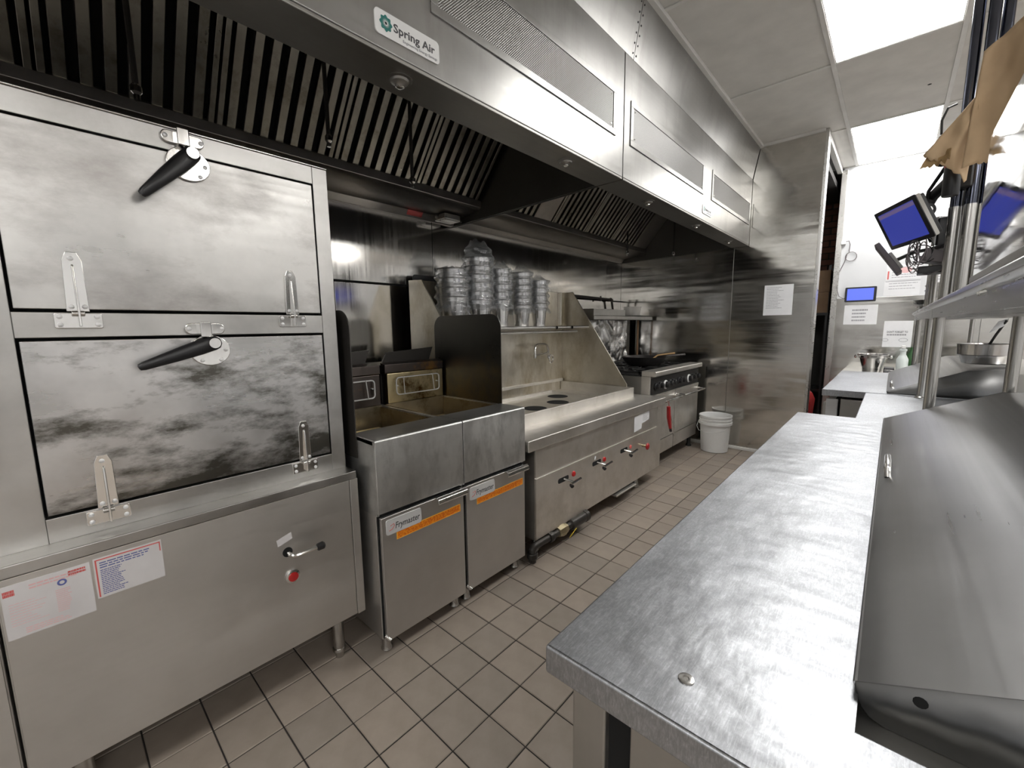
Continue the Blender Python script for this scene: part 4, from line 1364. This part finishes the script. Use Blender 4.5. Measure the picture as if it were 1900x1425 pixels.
# polished cabinet on the shelf
t = thing('polished_box', 'mirror-polished steel box on the overshelf at the right edge of the photo', 'appliance', (.3, 1.0, 1.376))
B('shell', 'steel_mirror', (.125, .46, .45, 1.45, 1.392, 1.715), t, .012, seg=3)
B('base_lip', 'silver_plastic', (.121, .465, .445, 1.455, 1.386, 1.402), t, .003)
for x in (.17, .42):
    for y in (.52, 1.40):
        MB().cyl((x, y, 1.3765), (x, y, 1.388), .014).build('foot', 'black_rubber', t)
# dark chrome ceiling poles
for k, (x, y, lab) in enumerate(((.140, 2.42, 'leftmost dark chrome pole from the shelf to the ceiling'), (.178, 2.40, 'middle dark chrome pole from the shelf to the ceiling'), (.214, 2.42, 'rightmost dark chrome pole from the shelf to the ceiling'))):
    t = thing('ceiling_pole', lab, 'pole', (x, y, 1.376), 'ceiling poles on the overshelf')
    MB().cyl((x, y, 1.378), (x, y, 2.985), .0165, None, 18).build('tube', 'chrome_dark', t)
    MB().cyl((x, y, 1.3775), (x, y, 1.74), .0185, None, 18).build('sleeve', 'steel_tube', t)
t = thing('shelf_upright', 'bright steel upright on the far overshelf beside the stacked pans', 'post', (.125, 2.95, 1.376))
MB().cyl((.125, 2.95, 1.377), (.125, 2.95, 1.80), .016, None, 14).build('tube', 'steel_tube', t)
MB().cyl((.125, 3.15, 1.377), (.125, 3.15, 1.80), .016, None, 14).build('tube', 'steel_tube', t)

# ---- order monitor on its arm
az, tl = .40159789, .4597963
w_, h_ = .322, .1795
U = Vector((-math.sin(az), math.cos(az), 0))
Nn = Vector((-math.cos(az)*math.cos(tl), -math.sin(az)*math.cos(tl), -math.sin(tl)))
V = Nn.cross(U)
if V.z < 0:
    V = -V
R_ = -U                                     # right as seen from the front
MC = Vector((-.0095, 2.45, 1.7043))
t = thing('order_monitor', 'tilted touch monitor with a blue screen on an arm', 'monitor', MC)
def plate(mb, w, h, r, d0, d1, du=0, dv=0):
    poly = rrect(-w/2, w/2, -h/2, h/2, r, 4)
    n = len(poly)
    vs = [MC+R_*(a+du)+V*(b+dv)+Nn*d0 for a, b in poly]+[MC+R_*(a+du)+V*(b+dv)+Nn*d1 for a, b in poly]
    return mb.add(vs, [tuple(range(n)), tuple(range(2*n-1, n-1, -1))]+[(i, (i+1) % n, n+(i+1) % n, n+i) for i in range(n)])
plate(MB(), w_, h_, .008, -.004, 0).build('bezel', 'black_plastic', t, .001)
plate(MB(), w_*.985, h_*.985, .008, -.018, -.004).build('silver_frame', 'silver_plastic', t, .001)
plate(MB(), w_*.93, h_*.93, .010, -.034, -.018).build('rear_shell', 'black_plastic', t, .003)
sc_ = plate(MB(), w_*.84, h_*.82, .001, -.001, .0006).build('screen', 'screen_blue', t)
plate(MB(), w_*.84, h_*.09, .001, .0004, .001, 0, h_*.345).build('screen_bar', 'screen_bar', sc_)
arm = MB()
back = MC-Nn*.034
arm.obox(back-Nn*.012, R_, V, Nn, .05, .05, .012)
arm.build('mount_plate', 'black_plastic', t, .003)
hinge = back-Nn*.045+V*.01
MB().cyl(hinge-U*.035, hinge+U*.035, .026, None, 18).build('swivel', 'black_plastic', t)
MB().cyl(hinge-U*.036, hinge-U*.040, .013, None, 14).build('swivel_cap', 'chrome', t)
MB().tube([hinge, hinge+Vector((.02, -.01, .05)), Vector((.105, 2.40, 1.83)), Vector((.140, 2.42, 1.84))], .02, 10).build('arm', 'black_plastic', t)
MB().box(.10, .175, 2.375, 2.445, 1.80, 1.90).build('clamp', 'black_plastic', t, .008)
MB().tube([(.095, 2.36, 1.89), (.095, 2.36, 1.97), (.085, 2.36, 2.0)], [.022, .02, .018], 10).build('hand_grip', 'black_rubber', t)
# cable bundle below the monitor
t = thing('cable_bundle', 'tangle of grey cables hanging behind the monitor', 'cable', (.03, 2.5, 1.55))
rnd = random.Random(5)
for k in range(9):
    pts = []
    a0 = rnd.uniform(0, 6.3)
    rx, rz = rnd.uniform(.015, .035), rnd.uniform(.025, .06)
    cx, cz = rnd.uniform(.020, .060), rnd.uniform(1.545, 1.60)
    for i in range(13):
        a = a0+2*math.pi*i/12*.9
        pts.append((cx+rx*math.cos(a)+.004*i*.3, 2.425+.008*math.sin(a*2+k), cz+rz*math.sin(a)))
    MB().tube(pts, .0022, 5).build('cable', 'grey_plastic' if k % 3 else 'black_plastic', t)
MB().tube([(.04, 2.5, 1.53), (.06, 2.5, 1.505), (.09, 2.48, 1.495), (.125, 2.46, 1.51), (.135, 2.44, 1.54)], .003, 6).build('cable', 'grey_plastic', t)
# bump bar seen behind the monitor
t = thing('bump_bar', 'flat grey keypad on a bracket below the blue monitor', 'keypad', (-.045, 2.62, 1.62))
D = Vector((.082, 0, -.125)).normalized()
Q = Vector((.125, 0, .082)).normalized()
MB().obox((-.044, 2.62, 1.585), D, Vector((0, 1, 0)), Q, .080, .07, .010).build('body', 'grey_plastic', t, .003)
MB().obox((-.018, 2.60, 1.575), D, Vector((0, 1, 0)), Q, .040, .03, .006).build('bracket', 'silver_plastic', t, .002)
MB().tube([(-.01, 2.60, 1.58), (.04, 2.56, 1.60), (.12, 2.44, 1.60)], .008, 8).build('stem', 'black_plastic', t)
# black equipment clustered on the pole
t = thing('ticket_printer', 'black ticket printer strapped to the poles behind the monitor', 'printer', (.13, 2.5, 1.6))
MB().box(.098, .165, 2.47, 2.60, 1.60, 1.72).build('body', 'black_plastic', t, .008)
MB().prism([(.055, 1.555), (.130, 1.535), (.150, 1.575), (.075, 1.60)], 2.45, 2.58, 'y').build('cover', 'grey_plastic', t, .004)
MB().box(.055, .13, 2.47, 2.58, 1.50, 1.53).build('tray', 'black_plastic', t, .004)
MB().tube([(.085, 2.44, 1.62), (.05, 2.44, 1.70), (.06, 2.44, 1.82), (.10, 2.43, 1.90)], .006, 8).build('lead', 'black_rubber', t)
t = thing('spray_can', 'dark can with red and white bands under the kraft paper', 'can', (.115, 2.30, 1.80))
MB().lathe(.115, 2.30, [(.022, 1.76), (.024, 1.765), (.024, 1.86)], 18).build('body', 'black_plastic', t)
MB().lathe(.115, 2.30, [(.0245, 1.862), (.0245, 1.875)], 18).build('red_band', 'red_plastic', t)
MB().lathe(.115, 2.30, [(.0245, 1.876), (.0245, 1.883)], 18).build('white_band', 'plate_white', t)
MB().lathe(.115, 2.30, [(.024, 1.884), (.022, 1.905), (.012, 1.91)], 18).build('red_cap', 'red_plastic', t)
# big dark holder behind
tag(MB().prism([(.16, 1.70), (.26, 1.72), (.27, 2.02), (.20, 2.05), (.17, 1.92)], 2.55, 2.75, 'y').build('black_speaker', 'black_plastic', None, .01, origin=(.21, 2.65, 1.7)), 'black box behind the poles beside the polished box', 'speaker')
tag(MB().box(.15, .33, 2.70, 2.90, 1.377, 1.66).build('steel_canister', 'steel_cabinet', None, .03, origin=(.24, 2.8, 1.377), seg=4), 'dull steel container standing on the far overshelf behind the poles', 'container')

# kraft paper bags draped over the pole clamps
def kraft(c, amp, seed):
    c = [Vector(p) for p in c]
    def f(u, v):
        a = c[0].lerp(c[1], u)
        b = c[3].lerp(c[2], u)
        p = a.lerp(b, v)
        p.y += amp*(math.sin(math.pi*u)*.8+.4*math.sin(3*v+seed))
        n = mnoise.noise(Vector((u*3+seed, v*4, 0)))
        p.y += .012*n
        if v > .86:
            k = (v-.86)/.14
            p.z += .020*mnoise.noise(Vector((u*9+seed, 2, 1)))*k
        return tuple(p)
    return f
t = thing('kraft_paper', 'torn brown kraft paper draped over the poles beside the polished box', 'paper', (.15, 2.25, 1.8))
MB().grid(kraft([(.150, 2.20, 2.195), (.262, 2.18, 2.300), (.250, 2.20, 1.86), (.130, 2.22, 1.83)], .03, 1), 20, 24).build('sheet', 'kraft_paper', t, 0, .0015, smooth=60)
MB().grid(kraft([(.150, 2.22, 2.07), (.158, 2.24, 2.00), (.150, 2.27, 1.80), (.028, 2.20, 1.895)], -.02, 4), 20, 24).build('sheet', 'kraft_paper', t, 0, .0015, smooth=60)
MB().grid(kraft([(.055, 2.205, 1.93), (.100, 2.20, 1.905), (.098, 2.18, 1.86), (.022, 2.18, 1.845)], .02, 7), 14, 12).build('torn_flap', 'kraft_crumple', t, 0, .0015, smooth=60)
MB().tube([(.108, 2.36, 2.10), (.085, 2.35, 2.09), (.072, 2.35, 2.05), (.075, 2.35, 2.0)], .004, 6).build('wire', 'black_plastic', t)

# ---- stacked pans on the far shelf
for k in range(5):
    z = 1.378+k*.028
    o = MB().prism([(.125, z), (.135, z+.001), (.40, z+.001), (.41, z+.024), (.416, z+.026), (.119, z+.026), (.125, z+.022)], 3.30, 3.62, 'y').build('sheet_pan', 'steel_shelf', None, .002, origin=(.27, 3.46, z))
    tag(o, ('bottom' if k == 0 else 'top' if k == 4 else ORD[k]+' from the bottom')+' steel pan of the low stack on the far overshelf', 'pan', 'steel pans stacked on the far overshelf')
for k in range(3):
    z = 1.378+k*.016
    o = MB().lathe(.225, 4.28, [(.05, z), (.10, z+.012), (.135, z+.045), (.139, z+.047), (.13, z+.043), (.09, z+.012), (.01, z+.006)], 30).build('steel_bowl', 'steel_shelf', None, origin=(.225, 4.28, z))
    tag(o, ['lowest', 'middle', 'uppermost'][k]+' of the nested steel bowls on the far overshelf', 'bowl', 'nested bowls on the far overshelf')
# pan on the far lid
t = thing('saute_pan', 'deep steel pan standing on the lid of the far prep table', 'pan', (.415, 3.66, 1.05))
zt = 1.055
MB().lathe(.415, 3.66, [(.085, zt), (.10, zt+.006), (.112, zt+.05), (.122, zt+.055), (.126, zt+.115), (.130, zt+.118), (.122, zt+.116), (.108, zt+.05), (.09, zt+.01), (.01, zt+.008)], 36).build('body', 'steel_pail', t)
MB().tube([(.40, 3.60, zt+.08), (.43, 3.58, zt+.17), (.46, 3.56, zt+.25)], .006, 8).build('spoon_handle', 'black_plastic', t)
tag(MB().prism([(.40, 1.235), (.455, 1.275), (.468, 1.315), (.430, 1.300)], 3.56, 3.562, 'y').build('price_tag', 'paper', None, origin=(.43, 3.561, 1.235)), 'small white tag on the dark spoon handle in the pan', 'tag')

# ---- things on the white wall
t = thing('wall_tablet', 'small black tablet with a bright blue screen on the white wall', 'tablet', (-.302, 6.08, 1.532))
MB().prism(rrect(-.436, -.168, 1.532, 1.692, .01), 6.068, 6.088, 'y').build('body', 'black_plastic', t, .002)
MB().prism([(-.417, 1.549), (-.190, 1.549), (-.190, 1.676), (-.417, 1.676)], 6.0665, 6.0685, 'y').build('screen', 'screen_bright', t)
t = thing('charging_cable', 'thin grey cable looping from a white adapter down to the tablet', 'cable', (-.5, 6.08, 1.6))
MB().box(-.515, -.470, 6.06, 6.098, 2.165, 2.20).build('adapter', 'white_plastic', t, .005)
pts = [(-.475, 6.075, 2.195), (-.445, 6.08, 2.20), (-.432, 6.085, 2.16), (-.435, 6.085, 2.09)]
for i in range(14):
    a = math.pi*.6+2*math.pi*i/12
    pts.append((-.415+.05*math.cos(a), 6.088, 2.03+.05*math.sin(a)))
pts += [(-.46, 6.088, 2.0), (-.515, 6.088, 1.85), (-.52, 6.086, 1.70), (-.49, 6.084, 1.60), (-.445, 6.08, 1.57), (-.43, 6.078, 1.58)]
MB().tube(pts, .004, 6).build('cord', 'grey_plastic', t)
o = tag(wall_sheet('taped_notice', -.430, -.143, 1.283, 1.497, 6.087, ''), 'white sheet with large grey characters taped below the tablet', 'notice')
lines_y(6.0855, -.36, -.22, 1.31, 1.46, 4, .45, 51, .2).build('print', 'ink_grey', o)
o = tag(wall_sheet('reminder_sign', -.080, .150, 1.040, 1.317, 6.087, ''), 'white reminder sign taped to the steel behind the spray bottle', 'sign')
text("DON'T FORGET TO", .03, (-.050, 6.0855, 1.190), XR, ZU, 'ink_dark', o, bold=.0006, width=.165)
lines_y(6.0855, -.050, .110, 1.160, 1.182, 1, .75, 61, .05).build('print', 'ink_grey', o)
MB().tube([(-.058+.024*math.cos(a), 6.0855, 1.115+.015*math.sin(a)) for a in [2*math.pi*i/16 for i in range(17)]], .002, 5).build('doodle', 'ink_grey', o)
MB().tube([(.085+.035*math.cos(a), 6.0855, 1.115+.018*math.sin(a)) for a in [2*math.pi*i/16 for i in range(17)]], .002, 5).build('doodle', 'ink_grey', o)
o = tag(wall_sheet('posted_menu', -.105, .168, 1.745, 1.905, 6.099, ''), 'upper posted form with a pink stamp on the white wall', 'poster')
lines_y(6.0975, -.06, .15, 1.76, 1.885, 5, .25, 71, .4).build('print', 'ink_grey', o)
MB().prism([(.045+.05*math.cos(a), 1.842+.03*math.sin(a)) for a in [2*math.pi*i/18 for i in range(18)]], 6.0972, 6.0976, 'y').build('stamp', 'ink_pink', o)
B('red_strip', 'ink_red', (-.094, -.082, 6.0972, 6.0976, 1.755, 1.84), o)
o = tag(wall_sheet('posted_menu', -.112, .168, 1.585, 1.735, 6.099, ''), 'lower posted form with printed lines on the white wall', 'poster')
lines_y(6.0975, -.075, .15, 1.64, 1.722, 3, .22, 72, .2).build('print', 'ink_grey', o)
B('header_line', 'ink_grey', (-.105, .165, 6.0972, 6.0976, 1.728, 1.733), o)
o = tag(wall_sheet('posted_menu', .205, .350, 1.70, 1.815, 6.099, ''), 'small posted form seen between the shelf posts', 'poster')
lines_y(6.0975, .22, .335, 1.715, 1.77, 2, .3, 73, .2).build('print', 'ink_grey', o)
t = thing('hanging_spoon', 'pale long spoon hanging flat on the steel wainscot', 'spoon', (.5, 6.08, 1.33))
MB().tube([(.395, 6.08, 1.325), (.48, 6.08, 1.338), (.56, 6.08, 1.335)], .006, 8).build('handle', 'white_plastic', t)
MB().lathe(0, 0, [(.005, -.008), (.022, -.004), (.024, .0), (.005, .006)], 14, zax=(0, 1, .1), c=(.575, 6.08, 1.334)).build('bowl', 'white_plastic', t)
tag(MB().lathe(.15, 5.62, [(.03, .822), (.034, .83), (.034, .98), (.014, 1.02), (.014, 1.06)], 16).build('green_bottle', 'green_plastic', None, origin=(.15, 5.62, .822)), 'dark green bottle between the shelf posts by the wall', 'bottle')
tag(B('white_carton', 'paper', (.52, .66, 5.7, 5.85, .822, 1.0), None, .004, origin=(.6, 5.8, .822)), 'white carton on the back counter behind the steel pan', 'carton')

# ---- passage contents
t = thing('storage_rack', 'dark storage rack in the passage behind the far wall', 'rack', (-.95, 6.6, 0))
for z in (.45, 1.40):
    B('shelf', 'black_plastic', (-1.5, -.61, 6.45, 6.86, z, z+.03), t)
for x in (-1.48, -.64):
    for y in (6.47, 6.83):
        B('upright', 'black_plastic', (x, x+.025, y, y+.025, 0, 2.0), t)
o = thing('cardboard_box', 'upper brown cardboard box on the rack in the dark passage', 'box', (-.85, 6.6, 1.43), 'cardboard boxes in the passage')
B('body', 'cardboard', (-1.05, -.615, 6.46, 6.80, 1.68, 1.94), o, .004)
B('tape', 'kraft_crumple', (-.86, -.80, 6.458, 6.802, 1.679, 1.942), o)
o = thing('cardboard_box', 'lower brown cardboard box on the rack in the dark passage', 'box', (-.85, 6.6, 1.43), 'cardboard boxes in the passage')
B('body', 'cardboard', (-1.08, -.620, 6.455, 6.81, 1.43, 1.678), o, .004)
B('tape', 'kraft_crumple', (-.88, -.82, 6.453, 6.812, 1.429, 1.6785), o)
t = thing('red_bin', 'red plastic bin on the floor of the passage', 'bin', (-.72, 5.4, 0))
MB().prism([(-.90, .0), (-.60, .0), (-.565, .50), (-.60, .58), (-.70, .62), (-.94, .60)], 5.1, 5.5, 'y').build('body', 'red_plastic', t, .03, seg=3)
B('handle', 'black_plastic', (-.80, -.70, 5.25, 5.35, .62, .64), t, .005)

bpy.context.view_layer.update()
